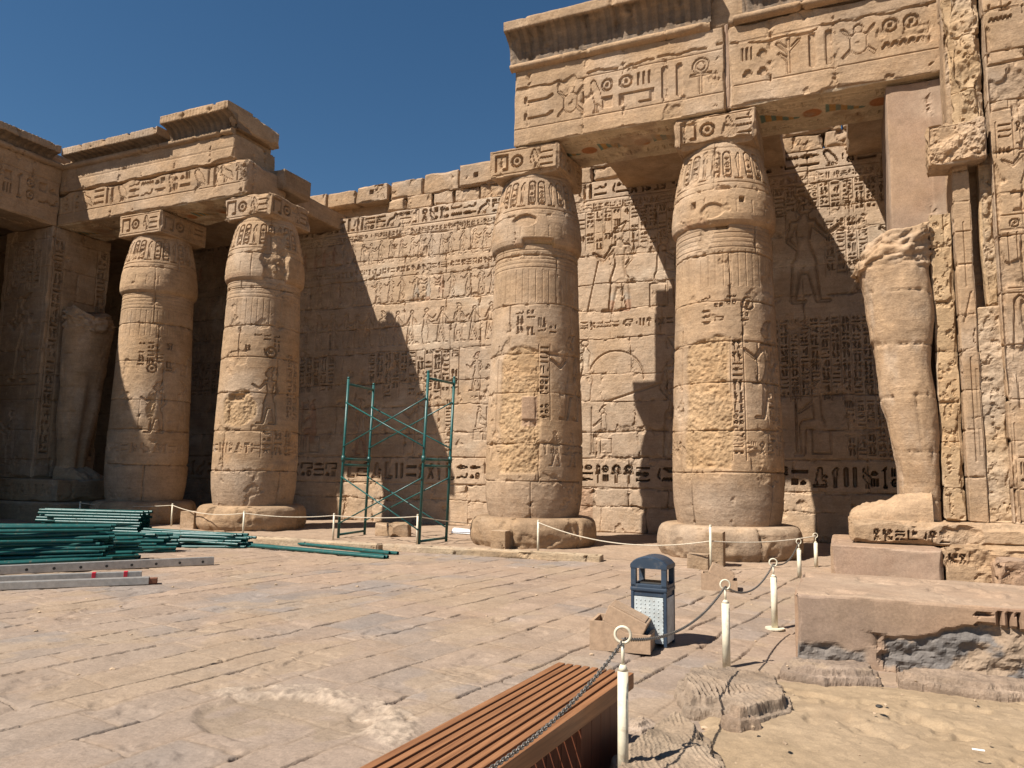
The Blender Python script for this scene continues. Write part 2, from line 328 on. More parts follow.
    def text_row(s, u0, u1, v0, h, depth, seed, gap=.16):
        R = random.Random(seed); u = u0
        while u < u1 - h * .3:
            k = R.random()
            if k < .42:
                g = R.choice(TALL); ww = min(GL[g][0], 1.0) * h; s.glyph(g, u, v0, ww, h, depth, R.random() < .15)
            elif k < .8:
                ww = h * R.uniform(.7, 1.0); n = R.choice((2, 2, 3))
                for i in range(n):
                    hh = h / n
                    if R.random() < .72: s.glyph(R.choice(WIDE), u, v0 + i * hh + hh * .1, ww, hh * .78, depth)
                    else:
                        for q in range(2): s.glyph(R.choice(SMALL), u + q * ww * .5, v0 + i * hh + hh * .1, ww * .42, hh * .78, depth)
            else:
                g = R.choice(TALL); ww = h * .5; s.glyph(g, u, v0, ww * min(1, GL[g][0]), h, depth); u += ww * .75
                s.glyph(R.choice(SMALL), u, v0 + h * .55, ww * .7, h * .4, depth); s.glyph(R.choice(SMALL), u, v0 + h * .06, ww * .7, h * .4, depth); ww *= .75
            u += ww + gap * h
    def text_cols(s, u0, u1, v0, v1, cw, depth, seed, lines=True, skip=0.):
        R = random.Random(seed); u = u0
        while u + cw <= u1 + 1e-3:
            if lines: s.line(u, v0, u, v1, .006, depth * .5)
            v = v1 - cw * .1; a = u + cw * .14; ww = cw * .72
            while v > v0 + cw * .3:
                k = R.random()
                if R.random() < skip: v -= cw * .6; continue
                if k < .45:
                    h = cw * R.uniform(.28, .4)
                    if v - h < v0: break
                    s.glyph(R.choice(WIDE), a, v - h, ww, h, depth); v -= h + cw * .1
                elif k < .75:
                    h = cw * R.uniform(.65, .85)
                    if v - h < v0: break
                    s.glyph(R.choice(TALL), a, v - h, ww * .48, h, depth); s.glyph(R.choice(TALL), a + ww * .52, v - h, ww * .48, h, depth); v -= h + cw * .1
                else:
                    h = cw * .36
                    if v - h < v0: break
                    s.glyph(R.choice(SMALL), a, v - h, ww * .42, h, depth); s.glyph(R.choice(SMALL), a + ww * .55, v - h, ww * .42, h, depth); v -= h + cw * .1
            u += cw
        if lines: s.line(u, v0, u, v1, .006, depth * .5)
    def cartouche(s, u, v, w, h, depth, seed):
        rw = w / h * .5; R = random.Random(seed)
        rr = raster([('t', rw, .12 + rw * .6, rw * .9, rw, .97 - rw, rw * .9)], w / h, 64); ring = np.abs(rr) - .025
        s.sdf(np.minimum(ring, raster([('b', .02, .02, w / h - .02, .09)], w / h, 64)), 64, w / h, u, v, w, h, depth)
        y = v + h * .8
        for i in range(3):
            hh = h * .2; s.glyph(R.choice(WIDE + SMALL) if i != 1 else R.choice(SMALL), u + w * .2, y - hh, w * .6, hh, depth * .9); y -= hh * 1.15

def courses(U, V, bounds, wmin, wmax, seed, warp=.02, ws=1.3):
    """distance to nearest joint and two random numbers per block"""
    R = np.random.default_rng(seed)
    Uw = U + (fbm(U * ws, V * ws, 3, seed) - .5) * warp * 2; Vw = V + (fbm(U * ws, V * ws, 3, seed + 40) - .5) * warp * 2
    b = np.asarray(bounds); ci = np.clip(np.searchsorted(b, Vw.ravel()).reshape(Vw.shape) - 1, 0, len(b) - 2)
    dv = np.minimum(Vw - b[ci], b[ci + 1] - Vw)
    dj = np.full(U.shape, 9., np.float32); r1 = np.zeros(U.shape, np.float32); r2 = np.zeros(U.shape, np.float32); fl = np.zeros(U.shape, np.float32)
    u0, u1 = U.min() - 1, U.max() + 1
    for c in range(len(b) - 1):
        m = ci == c
        if not m.any(): continue
        e = [u0 - R.random() * wmax]
        while e[-1] < u1: e.append(e[-1] + R.uniform(wmin, wmax))
        e = np.array(e); q = np.searchsorted(e, Uw[m]) - 1; q = np.clip(q, 0, len(e) - 2)
        dj[m] = np.minimum(Uw[m] - e[q], e[q + 1] - Uw[m])
        a = R.random(len(e)); bb = R.random(len(e)); r1[m] = a[q]; r2[m] = bb[q]; fl[m] = (Uw[m] - e[q]) / (e[q + 1] - e[q])
    return np.minimum(dj, np.maximum(dv, 0)), r1, r2, fl

BASE = np.array([.385, .264, .163])
WARM = np.array([.42, .275, .15]); PALE = np.array([.46, .355, .26]); GREY = np.array([.30, .245, .195]); PINK = np.array([.34, .225, .155])
def stone_col(shape, r1, n, base=BASE, amp=.16):
    c = np.ones(shape + (3,), np.float32) * base
    c = c * (1 + amp * (r1 - .5))[..., None]
    k = sst(.48, .75, n)[..., None]; c = c * (1 - k * .5) + PALE * k * .5
    k = sst(.5, .2, n)[..., None]; c = c * (1 - k * .35) + WARM * k * .35
    return c
def dress(f, bounds, wmin, wmax, seed, joint=.03, jw=.012, base=BASE, rough=.012, erode=.05, loss=.72, loss_d=.03, warp=.02):
    """block joints, worn edges and lost patches; changes f.H, returns colours"""
    U, V = f.U, f.V
    dj, r1, r2_, fl = courses(U, V, bounds, wmin, wmax, seed, warp)
    n = fbm(U * .9, V * .9, 5, seed + 3); nf = fbm(U * 6, V * 6, 4, seed + 8); ns = fbm(U * 2.2, V * 2.2, 4, seed + 15)
    wear = sst(loss - .03, loss + .03, ns + .16 * np.exp(-dj / .06) + .10 * (nf - .5))
    f.H = f.H * (1 - .75 * wear)
    jv = sst(.25, .6, fbm(U * 1.7, V * 1.7, 3, seed + 21))
    f.H = f.H + joint * (.25 + .9 * jv) * np.exp(-(dj / jw) ** 2)
    f.H = f.H + erode * np.exp(-dj / .035) * sst(.58, .66, nf) + wear * (loss_d + rough * 3 * (nf - .5)) + (r2_ - .5) * .012 + rough * (nf - .5) + .012 * (ns - .5)
    c = stone_col(U.shape, r1, n, base)
    kk = (sst(.55, .8, fbm(U * .35, V * .8, 4, seed + 30)) * .35)[..., None]
    c = c * (1 - kk) + GREY * kk
    c = c * (1 - .12 * wear[..., None]) + WARM * .12 * wear[..., None]
    return c
def rand_bounds(v0, v1, a, b, seed):
    R = random.Random(seed); o = [v0]
    while o[-1] < v1: o.append(o[-1] + R.uniform(a, b))
    return o

def stone_box(name, x0, x1, y0, y1, z0, z1, res=.03, reliefs=None, mat=None, parent=None, chip=.05, rough=.014, base=BASE, seed=0, fine=('-y', '+x', '-z'), skip=(), course=None, offset=(0, 0, 0), wob=0., loss=.74, joint=.03, warp=.02):
    """a masonry block: every face a grid with its own carved depth, worn edges; object origin at `offset`"""
    reliefs = reliefs or {}
    Vs, Fs, Cs = [], [], []; off = 0
    spec = {'-y': (x0, x1, z0, z1), '+y': (-x1, -x0, z0, z1), '+x': (y0, y1, z0, z1), '-x': (-y1, -y0, z0, z1), '+z': (x0, x1, y0, y1), '-z': (x0, x1, -y1, -y0)}
    for k, (a, b, c, d) in spec.items():
        if k in skip: continue
        f = Field(a, b, c, d, res if k in fine else res * 3)
        extra = None
        if k in reliefs: extra = reliefs[k](f)
        bd = course(k, c, d) if course else [c - 9, d + 9]
        col = dress(f, bd, .9, 1.9, seed + hash_face(k), rough=rough, base=base, loss=loss, joint=joint if course else 0., warp=warp)
        if extra is not None:
            m, cc = extra; col = col * (1 - m[..., None]) + cc * m[..., None]
        rim = np.minimum(np.minimum(f.U - a, b - f.U), np.minimum(f.V - c, d - f.V))
        h = f.H * sst(0, .04, rim)
        U, V = f.U, f.V; P = np.zeros(U.shape + (3,))
        if k == '-y': P[..., 0], P[..., 1], P[..., 2] = U, y0 + h, V
        if k == '+y': P[..., 0], P[..., 1], P[..., 2] = -U, y1 - h, V
        if k == '+x': P[..., 0], P[..., 1], P[..., 2] = x1 - h, U, V
        if k == '-x': P[..., 0], P[..., 1], P[..., 2] = x0 + h, -U, V
        if k == '+z': P[..., 0], P[..., 1], P[..., 2] = U, V, z1 - h
        if k == '-z': P[..., 0], P[..., 1], P[..., 2] = U, -V, z0 + h
        # worn edges
        B = np.stack([P[..., 0] - x0, x1 - P[..., 0], P[..., 1] - y0, y1 - P[..., 1], P[..., 2] - z0, z1 - P[..., 2]], -1)
        ax = np.stack([np.minimum(B[..., 0], B[..., 1]), np.minimum(B[..., 2], B[..., 3]), np.minimum(B[..., 4], B[..., 5])], -1)
        srt = np.sort(ax, -1); d2 = srt[..., 1]
        t = chip * (.25 + 2.2 * np.clip(n3(P, 2.3, seed) - .42, 0, 1) * 2 + 1.2 * np.clip(n3(P, 9., seed + 2) - .5, 0, 1))
        a_ = np.clip(t - d2, 0, None) * .6
        for i in range(3):
            m = ax[..., i] <= d2 + 1e-6
            sgn = np.where(B[..., 2 * i] < B[..., 2 * i + 1], 1., -1.)
            P[..., i] += np.where(m, sgn * a_, 0)
        if wob:
            P[..., 0] += (n3(P, .9, seed + 7) - .5) * wob; P[..., 1] += (n3(P, .9, seed + 8) - .5) * wob; P[..., 2] += (n3(P, .9, seed + 9) - .5) * wob
        Vs.append((P - np.array(offset)).reshape(-1, 3)); Cs.append(col.reshape(-1, 3)); Fs.append(grid_faces(f.nv, f.nu, off)); off += f.nu * f.nv
    me = mesh_np(name, np.concatenate(Vs), np.concatenate(Fs), np.concatenate(Cs), smooth=res > .05)
    return link(name, me, mat or M['stone'], parent)
def hash_face(k): return {'-y': 0, '+y': 1, '+x': 2, '-x': 3, '+z': 4, '-z': 5}[k] * 13

# ------------------------------------------------------------------ GROUND
def axis_pts(segs):
    o = []
    for a, b, s in segs: o.append(np.arange(a, b, s))
    return np.concatenate(o)
def build_ground():
    xs = np.concatenate([[-900, -200, -60], axis_pts([(-32, -12, .09), (-12, -5.2, .019), (-5.2, 1.6, .0115), (1.6, 6, .06)]), [6, 30, 200, 900]])
    ys = np.concatenate([[-900, -100, -20, -4], axis_pts([(-2, 2.3, .15), (2.3, 3.2, .02), (3.2, 6.4, .0105), (6.4, 10, .019), (10, 15, .03), (15, 21.5, .06)]), [22, 40, 200, 900]])
    X, Y = np.meshgrid(xs, ys)
    near = (np.abs(X + 12) < 21) & (Y > -3) & (Y < 22)
    b = rand_bounds(-40, 12, .32, .56, 5); RA = math.radians(9); GX, GY = X, Y; PU = X * math.sin(RA) + Y * math.cos(RA); PV = X * math.cos(RA) - Y * math.sin(RA)
    dj, r1, r2_, fl = courses(PU, PV, b, .5, 1.1, 11, warp=.06, ws=.9)
    bb = np.asarray(b); Vw_ = PV + (fbm(PU * .9, PV * .9, 3, 51) - .5) * .12; ci_ = np.clip(np.searchsorted(bb, Vw_.ravel()).reshape(X.shape) - 1, 0, len(bb) - 2); dv_ = np.minimum(Vw_ - bb[ci_], bb[ci_ + 1] - Vw_).clip(0)
    n = fbm(X * .5, Y * .5, 4, 2); nf = fbm(X * 5, Y * 5, 4, 9); nm = fbm(X * 1.6, Y * 1.6, 4, 4)
    court = sst(13.75, 13.2, Y + .35 * (nm - .5) + .04 * X * 0)           # dusty floor under the colonnade
    ex_ = np.abs(dj - dv_) < 1e-6
    fill = np.where(ex_, sst(.45, .50, fbm(PV * 4.1, PU * 2.6, 2, 31)), sst(.33, .38, fbm(X * 2.4, Y * 2.4, 3, 35)))
    e_ = np.hypot((X + 3.42) / .74, (Y - 4.12) / .56); fill = np.maximum(fill, sst(1.25, 1.1, e_))                       # joints full of sand
    jd = .075 * (1 - fill) + .004
    z = -jd * np.exp(-(dj / (.0075 + .008 * sst(.4, .7, nf))) ** 4) - .014 * np.exp(-dj / .018) * sst(.56, .66, nf) * (1 - .7 * fill)
    z += ((r1 - .5) * .007 + (fl - .5) * (r2_ - .5) * .012) + .008 * (nf - .5) + .014 * (nm - .5) - .004 * fbm(X * 20, Y * 20, 2, 60)
    z += -.016 * sst(.62, .72, fbm(X * 2.3, Y * 2.3, 4, 77)) 
    c1 = np.array([.375, .275, .20]); c2 = np.array([.295, .248, .212]); c3 = np.array([.40, .29, .20])
    k = sst(.50, .85, .35 * r2_ + .75 * fbm(X * .8 + 3, Y * .8, 3, 14))[..., None]; col = c1 * (1 - k) + c2 * k
    k = sst(.45, .7, n)[..., None]; col = col * (1 - .6 * k) + c3 * .6 * k
    col = col * (1 + .16 * (r1 - .5) + .16 * (nf - .5))[..., None]
    near_g = (sst(8.5, 4.5, Y + .6 * (nm - .5)) * .45)[..., None]; col = col * (1 - near_g) + np.array([.315, .262, .215]) * near_g
    drt = (sst(.54, .62, fbm(X * 1.3 + 7, Y * 1.3, 5, 44)) * .55)[..., None]; col = col * (1 - drt) + np.array([.39, .29, .195]) * drt
    col = col * (1 - .25 * np.exp(-(dj / .010) ** 2))[..., None]
    sandj = (np.exp(-dj / .03) * .35 * fill)[..., None]; col = col * (1 - sandj) + np.array([.42, .305, .205]) * sandj
    # colonnade floor
    dust = np.array([.405, .295, .205]) * (1 + .25 * (fbm(X * 2, Y * 2, 4, 55) - .5))[..., None]
    col = col * court[..., None] + dust * (1 - court[..., None])
    z = z * court + (1 - court) * (.03 * (nf - .5) + .05 * (nm - .5) + .02)
    # round mortar repair near the camera
    ex = (X + 3.42) / .68; ey = (Y - 4.12) / .50; e = np.sqrt(ex ** 2 + ey ** 2) + .34 * (nm - .5) + .10 * (nf - .5)
    ins = sst(1.02, .86, e) * sst(.38, .5, fbm(X * 3, Y * 3, 3, 41) + .25 * ey + .1); col = col * (1 - ins[..., None] * .6) + np.array([.315, .24, .165]) * ins[..., None] * .6
    z = z - .026 * sst(1.0, .86, e)
    f6 = fbm(X * 7, Y * 7, 5, 48, .62); arc = sst(.34, .24, np.abs(e - 1.10) + .55 * (f6 - .5) + .25 * (fbm(X * 2.5, Y * 2.5, 3, 49) - .5)) * sst(-.05, .2, ey + .25 * ex + .5 * (nm - .5) + .5 * (f6 - .5)) * (.45 + .55 * sst(.38, .55, f6))
    col = col * (1 - arc[..., None] * .9) + np.array([.46, .365, .275]) * (1 + .9 * (fbm(X * 14, Y * 14, 3, 47) - .5))[..., None] * arc[..., None] * .9
    z += arc * (.010 + .07 * (f6 - .5))
    z = np.where(near, z, -.05); col[~near] = (.38, .275, .19)
    me = mesh_np('ground', np.stack([X, Y, z], -1).reshape(-1, 3), grid_faces(*X.shape), col.reshape(-1, 3))
    tag(link('ground', me, M['paving']), kind='structure')
build_ground()

# ------------------------------------------------------------------ REAR WALL
def wall_relief(f):
    R = random.Random(3)
    x0, x1 = -24, 4.4
    f.line(x0, 9.42, x1, 9.42, .012, .03); f.line(x0, 9.98, x1, 9.98, .012, .03)
    f.text_row(x0, x1, 9.48, .46, .14, 11, .10)
    f.text_row(x0, x1, 9.16, .17, .035, 12)
    def figs(v, h, a, b, st, kinds, d, flip=False, seed=0):
        q = random.Random(seed); u = a
        while u < b:
            f.fig(q.choice(kinds), u, v, h * q.uniform(.92, 1.0), d, flip); u += st * q.uniform(.85, 1.2)
    # left field: registers of small figures
    figs(8.28, .82, -22, -8.1, .36, ['walk', 'offer'], .04, True, 1)
    f.text_row(-22, -8.3, 7.92, .2, .04, 13)
    figs(6.95, .92, -22, -8.1, .42, ['offer', 'walk', 'king'], .045, False, 2)
    f.line(-22, 6.9, -7.5, 6.9, .01, .02)
    figs(5.55, 1.22, -22, -8.1, .5, ['offer', 'king', 'walk'], .05, True, 3)
    f.text_cols(-13.9, -10.6, 3.9, 5.35, .30, .07, 14, skip=.15); f.text_cols(-21.5, -15.2, 4.1, 5.35, .30, .06, 15)
    figs(4.0, 1.25, -10.4, -8.2, .75, ['king', 'offer'], .05, False, 6)
    f.fig('king', -12.6, 2.05, 2.0, .065); f.fig('king', -14.6, 2.05, 1.85, .06, True); f.fig('god', -16.6, 2.1, 1.8, .06); f.fig('king', -19, 2.1, 1.9, .06)
    f.text_cols(-11.05, -10.6, 2.1, 3.8, .24, .05, 17)
    figs(2.5, 1.1, -10.2, -8.0, .8, ['offer', 'god'], .05, True, 9)
    f.text_row(-10.2, -7.6, 3.72, .15, .03, 19)
    # middle field between the two right columns
    f.fig('king', -6.45, 6.1, 2.55, .075); f.line(-6.5, 6.2, -6.2, 7.6, .02, .05); f.fig('god', -5.0, 6.1, 2.2, .06, True)
    f.text_cols(-7.6, -3.7, 7.95, 9.1, .26, .05, 21, skip=.25); f.text_row(-7.4, -4, 5.65, .24, .045, 22)
    f.fig('offer', -7.2, 3.6, 1.9, .06); f.fig('king', -4.9, 2.0, 3.3, .07, True); f.fig('god', -6.5, 2.1, 1.4, .05)
    for a in np.linspace(0, 2.6, 14): f.line(-5.7 + .8 * math.cos(a), 4.2 + .8 * math.sin(a), -5.7 + .8 * math.cos(a + .19), 4.2 + .8 * math.sin(a + .19), .02, .05)
    f.line(-5.9, 3.6, -4.1, 4.15, .03, .05)
    # right field
    f.fig('king', -1.55, 5.95, 2.9, .09, True); f.fig('king', .9, 5.95, 2.6, .08); f.fig('god', 2.4, 5.9, 2.5, .07)
    f.text_cols(-3.6, 3.8, 8.2, 9.1, .27, .055, 24); f.text_cols(-.25, .9, 6.6, 8.1, .25, .05, 25)
    f.text_cols(-2.6, 3.8, 3.5, 5.6, .24, .06, 26); f.fig('god', -1.2, 2.1, 1.9, .07); f.text_cols(.1, 1.2, 2.1, 3.5, .22, .05, 27)
    # bold dark band of signs above the plain foot
    f.line(x0, 2.02, x1, 2.02, .012, .03); f.line(x0, 1.22, x1, 1.22, .012, .03)
    f.text_row(x0, x1, 1.36, .5, .17, 30, .14)
wb = [0, .72, 1.2, 2.02, 2.75, 3.6, 4.35, 5.35, 6.15, 6.92, 7.75, 8.4, 9.1, 10.0, 12]
def rear_wall():
    root = empty('relief_wall', (-10, 20, 0), 'long carved sandstone wall with rows of hieroglyphs behind the columns', 'wall')
    o = (-10, 20, 0)
    def rel(f):
        wall_relief(f); f.H = np.where(f.H < .075, f.H * .95, f.H)
        paint = sst(.58, .72, fbm(f.U * .8, f.V * .8, 3, 91)) * f.K * .45
        hue = n2(f.U * 1.4, f.V * 1.4, 93)[..., None]
        cc = np.where(hue < .55, np.array([.38, .19, .12]), np.where(hue < .75, np.array([.31, .30, .265]), np.array([.60, .52, .42])))
        pale = sst(.60, .78, fbm(f.U * .6 + 4, f.V * .9, 4, 97)) * .45
        m = np.maximum(paint, pale * (f.V > 2.1)); cc = np.where((paint > pale)[..., None], cc, np.array([.60, .50, .38]))
        dado = (f.V < 1.2) & (f.U > -7.6) & (f.U < -6.35); m = np.where(dado, .8, m); cc = np.where(dado[..., None], np.array([.35, .225, .145]), cc)
        painted_shade = sst(-16.6, -17.6, f.U + 1.2 * (fbm(f.U * .7, f.V * .7, 4, 71) - .5)) * (.45 + .4 * fbm(f.U * 1.5, f.V * 1.5, 4, 72))  # portico shade painted into the wall's left end, with a ragged noise edge
        cc = cc * m[..., None] / np.maximum(m + painted_shade, 1e-4)[..., None] + np.array([.13, .09, .062]) * (painted_shade / np.maximum(m + painted_shade, 1e-4))[..., None]; m = np.clip(m + painted_shade, 0, .9)
        return m, cc
    stone_box('masonry', -30, 5.5, 20, 21.2, -.2, 10.0, .026, {'-y': rel}, None, root, chip=.05, seed=21, fine=('-y',), course=lambda k, c, d: wb if k == '-y' else [c - 1, d + 1], offset=o, loss=.75, joint=.034, warp=.07, base=np.array([.46, .336, .228]))
    R = random.Random(5)
    stone_box('coping_fill', -30, -13.2, 20.42, 21.1, 9.95, 10.5, .05, None, None, root, chip=.04, seed=59, fine=('-y',), offset=o)
    # broken top courses
    u = -15.05
    for i, wd in enumerate([1.55, .75, 1.0, .8, .9, 1.25, 1.1, 1.3, 1.2, 1.4, 1.1, 1.3, 1.2, 1.4, 1.3, 1.2, 1.3]):
        if i != 0: stone_box('coping_block', u + .02, u + wd - .02, 20.02 + R.uniform(0, .08), 21.1, 10.0, 10.42 + .035, .035, None, None, root, chip=.07, seed=60 + i, fine=('-y', '+z'), offset=o, rough=.03, loss=.6)
        u += wd
    u = -16.9
    for i, (wd, h) in enumerate([(1.1, .52), (1.15, .50), (1.25, .56), (1.3, .60), (1.32, .66), (1.38, .74), (1.35, .78), (1.2, .9), (1.4, .8), (1.3, .9), (1.5, .9), (1.4, .8), (1.5, .9), (1.3, .8), (1.4, .9), (1.6, .8), (1.5, .9)]):
        def hole(f, i=i):
            if i in (2, 5): f.box(f.u0 + .55, f.u0 + .68, f.v0 + .28, f.v0 + .40, .15)
        stone_box('coping_block', u + .015, u + wd - .015, 20.0 + R.uniform(-.03, .12), 21.1, 10.44, 10.44 + h, .035, {'-y': hole}, None, root, chip=.06, seed=80 + i, fine=('-y', '+z', '-z'), offset=o, rough=.02)
        u += wd
rear_wall()

# ------------------------------------------------------------------ COLUMNS
GRP_COL = 'papyrus bud columns of the colonnade'
def column(X, label, seed, kind):
    Y = 16.
    root = empty('column', (X, Y, 0), label, 'column', GRP_COL)
    phc = math.atan2(-Y, -X)
    def lathe(name, zs, rs, f, c, R0):
        # f: field in (s=alpha*R0, z)
        al = f.U / R0; r = np.interp(f.V, zs, rs) - f.H
        P = np.stack([r * np.cos(phc + al), r * np.sin(phc + al), f.V], -1)
        nv, nu = al.shape
        V = P.reshape(-1, 3); F = grid_faces(nv, nu)
        # caps
        ctr = np.array([[0, 0, zs[0]], [0, 0, zs[-1]]]); n0 = len(V); V = np.concatenate([V, ctr]); C = np.concatenate([c.reshape(-1, 3), c[0, :1], c[-1, :1]])
        i = np.arange(0, nu - 1, 2); i2 = np.minimum(i + 2, nu - 1)
        F = np.concatenate([F, np.stack([i + 1, i, np.full_like(i, n0), i2], -1), np.stack([(nv - 1) * nu + i, (nv - 1) * nu + i + 1, (nv - 1) * nu + i2, np.full_like(i, n0 + 1)], -1)])
        return link(name, mesh_np(name, V, F, C, smooth=False), M['stone'], root)
    # base drum
    R0 = 1.35; f = Field(-math.pi * R0, math.pi * R0, 0, 1.0, .032)
    t = f.V  # 0..1 along profile
    pr_ = np.array([1.30, 1.36, 1.41, 1.42, 1.41, 1.38, 1.33, 1.25, 1.16, .9]); pz = np.array([-.05, .05, .15, .3, .42, .53, .60, .635, .64, .64]); pt = np.linspace(0, 1, 10)
    c = dress(f, [-1, 2], 1.2, 2.6, seed + 1, rough=.02, erode=.03, loss=.66, loss_d=.03, joint=.02)
    f.H += .02 * (fbm(f.U * 3, f.V * 9, 4, seed + 44) - .5); r = np.interp(t, pt, pr_) - f.H * 1.1; z = np.interp(t, pt, pz); al = f.U / R0
    side = sst(.0, .35, np.abs(fbm(f.U * 1.1, f.V * .5, 4, seed + 4) - .5) * 2); c = c * (1 - .18 * (1 - side))[..., None]
    link('base', mesh_np('base', np.stack([r * np.cos(phc + al), r * np.sin(phc + al), z], -1).reshape(-1, 3), grid_faces(*al.shape), c.reshape(-1, 3)), M['stone'], root)
    # shaft
    R0 = 1.05; f = Field(-math.pi * R0, math.pi * R0, .58, 6.68, .021)
    zs = [.58, .75, 1.05, 1.45, 1.9, 2.6, 4, 5.4, 6.68]; rs = [1.00, 1.04, 1.085, 1.105, 1.105, 1.09, 1.045, 1.00, .965]
    q = random.Random(seed)
    for zz in (6.55, 6.45, 6.35, 6.25, 6.15): f.line(-3.2, zz, 3.2, zz, .008, .012)
    for k in range(40): 
        s = -3.2 + k * .16; f.line(s, 5.35, s, 6.1, .006, .012)
    f.text_cols(-.5, .55, 4.55 if kind != 1 else 4.3, 5.2, .26, .04, seed + 2, lines=False, skip=.3)
    f.text_row(-1.6, 1.7, 2.0, .28, .02, seed + 5)
    if kind == 1:
        f.fig('king', -.35, 2.55, 1.5, .05); f.fig('king', .5, 2.6, 1.5, .04, True); f.glyph('sun', -.2, 4.25, .3, .3, .04)
    elif kind == 2:
        f.fig('king', -.25, 2.75, 1.55, .055); f.glyph('sun', .1, 4.5, .34, .34, .05); f.text_cols(.75, 1.3, 2.9, 4.7, .25, .035, seed + 3)
        f.text_cols(.1, 1.2, 1.9, 2.6, .3, .035, seed + 4)
    elif kind == 3:
        f.fig('king', .28, 2.75, 1.95, .06); f.text_cols(.08, .36, 2.75, 4.4, .26, .05, seed + 3, skip=.1); f.line(-.95, 2.4, -.95, 4.4, .02, .03); f.fig('walk', .25, 1.75, .8, .035); f.fig('walk', .7, 1.75, .8, .035)
    else:
        f.fig('king', .28, 2.7, 2.0, .06); f.text_cols(.1, .38, 1.9, 4.3, .26, .05, seed + 3, skip=.1); f.glyph('sun', .35, 4.85, .3, .3, .045); f.line(-.98, 1.6, -.98, 4.5, .02, .025); f.text_cols(.85, 1.4, 2.2, 4.4, .25, .04, seed + 7)
    # roughly hacked surface
    nn = fbm(f.U * 1.3, f.V * 1.3, 4, seed + 60)
    if kind in (3, 4):
        top = 4.35 - .35 * (f.U + .3) ** 2 * 2 + .3 * (nn - .5)
        hk = sst(-.05, .03, np.minimum(np.minimum(f.U + .80 + .2 * (nn - .5), .08 - f.U + .2 * (nn - .5)), np.minimum(f.V - (1.6 if kind == 3 else 1.75), top - f.V)))
        if kind == 3: hk = hk * (1 - sst(-.02, .02, np.minimum(np.minimum(f.U + .28, .02 - f.U), np.minimum(f.V - 2.75, 3.25 - f.V))))
    elif kind == 2:
        hk = sst(-.05, .05, .42 - np.hypot((f.U + .48) / 1.0, (f.V - 3.15) / .95) + .5 * (nn - .5))
    else:
        hk = sst(-.05, .05, .22 - np.hypot((f.U - .0) / .7, (f.V - 3.2) / 2.2) + .5 * (nn - .5))
    hr = .5 * fbm(f.U * 7, f.V * 7, 3, seed + 70) + .5 * fbm(f.U * 17, f.V * 17, 2, seed + 71)
    f.H = f.H * (1 - hk) + hk * (.03 + .085 * (hr - .5))
    if kind == 2: f.H += .10 * sst(-.02, .02, np.minimum(np.minimum(f.U + .80, -.38 - f.U), np.minimum(f.V - 3.36 - .1 * (f.U + .4) * 0, 3.52 + .12 * (nn - .5) - f.V)))
    if kind == 4: f.H += .12 * sst(-.01, .01, np.minimum(np.minimum(f.U + .42, .12 - f.U), np.minimum(f.V - 6.52, 6.64 - f.V)))
    bd = [.3] + [1.42 + .12 * (seed % 3)] ; 
    while bd[-1] < 7: bd.append(bd[-1] + q.uniform(.8, 1.12))
    c = dress(f, bd, 1.5, 2.9, seed + 9, rough=.010, erode=.045, loss=.73, loss_d=.02, joint=.035, base=BASE * 1.03, warp=.03)
    k = hk[..., None] * .75; c = c * (1 - k) + np.array([.43, .285, .155]) * (1 + .35 * (hr - .5))[..., None] * k
    low = sst(1.75, 1.2, f.V + .5 * (nn - .5))[..., None] * .5; c = c * (1 - low) + np.array([.33, .25, .185]) * low
    if kind == 3:
        pl = sst(-.02, .02, np.minimum(np.minimum(f.U + .28, .06 - f.U), np.minimum(f.V - 2.6, 3.25 - f.V)))[..., None] * .8; c = c * (1 - pl) + np.array([.36, .235, .155]) * pl
    if kind == 2:
        st = sst(.58, .72, fbm(f.U * 2, f.V * 3, 4, seed + 90))[..., None] * sst(2.7, 2.3, f.V)[..., None] * sst(1.6, 1.9, f.V)[..., None] * .6; c = c * (1 - st) + np.array([.24, .21, .19]) * st
    lathe('shaft', zs, rs, f, c, R0)
    # capital
    R0 = 1.0; f = Field(-math.pi * R0, math.pi * R0, 6.60, 8.42, .021)
    zs = [6.60, 6.64, 6.70, 6.80, 6.95, 7.2, 7.5, 7.8, 8.1, 8.42]; rs = [.94, 1.0, 1.045, 1.065, 1.066, 1.045, 1.0, .945, .88, .79]
    for i in range(26):
        s = -3.14 + i * .242
        if i % 3 == 2: f.glyph('feather', s + .03, 7.62, .16, .58, .04); f.glyph('bar', s, 7.56, .2, .06, .04)
        else: f.cartouche(s + .02, 7.58, .19, .64, .034, seed + i)
    f.line(-3.2, 7.5, 3.2, 7.5, .012, .02); f.line(-3.2, 8.3, 3.2, 8.3, .012, .02)
    for i in range(20): f.line(-3.14 + i * .31, 6.85, -3.14 + i * .31, 7.1, .008, .012)
    nn = fbm(f.U * 2, f.V * 2, 4, seed + 61); pm = np.zeros(f.U.shape)
    if kind == 3: f.H += .07 * sst(-.03, .03, .25 - np.hypot(f.U + .28, (f.V - 7.22) * 1.9) + .12 * (nn - .5)); pm = sst(-.05, .05, .36 - np.abs(f.U - .05)) * sst(6.80, 6.7, f.V) * sst(.45, .6, nn); f.H += .09 * sst(-.02, .02, .34 - np.abs(f.U - .02) + .1 * (nn - .5)) * sst(6.82, 6.78, f.V)
    if kind == 4: f.box(-.62, -.54, 7.02, 7.14, .10); f.box(.32, .42, 7.06, 7.16, .10); f.H += .05 * sst(-.03, .03, .22 - np.hypot(f.U + .2, (f.V - 6.9) * 1.5) + .1 * (nn - .5))
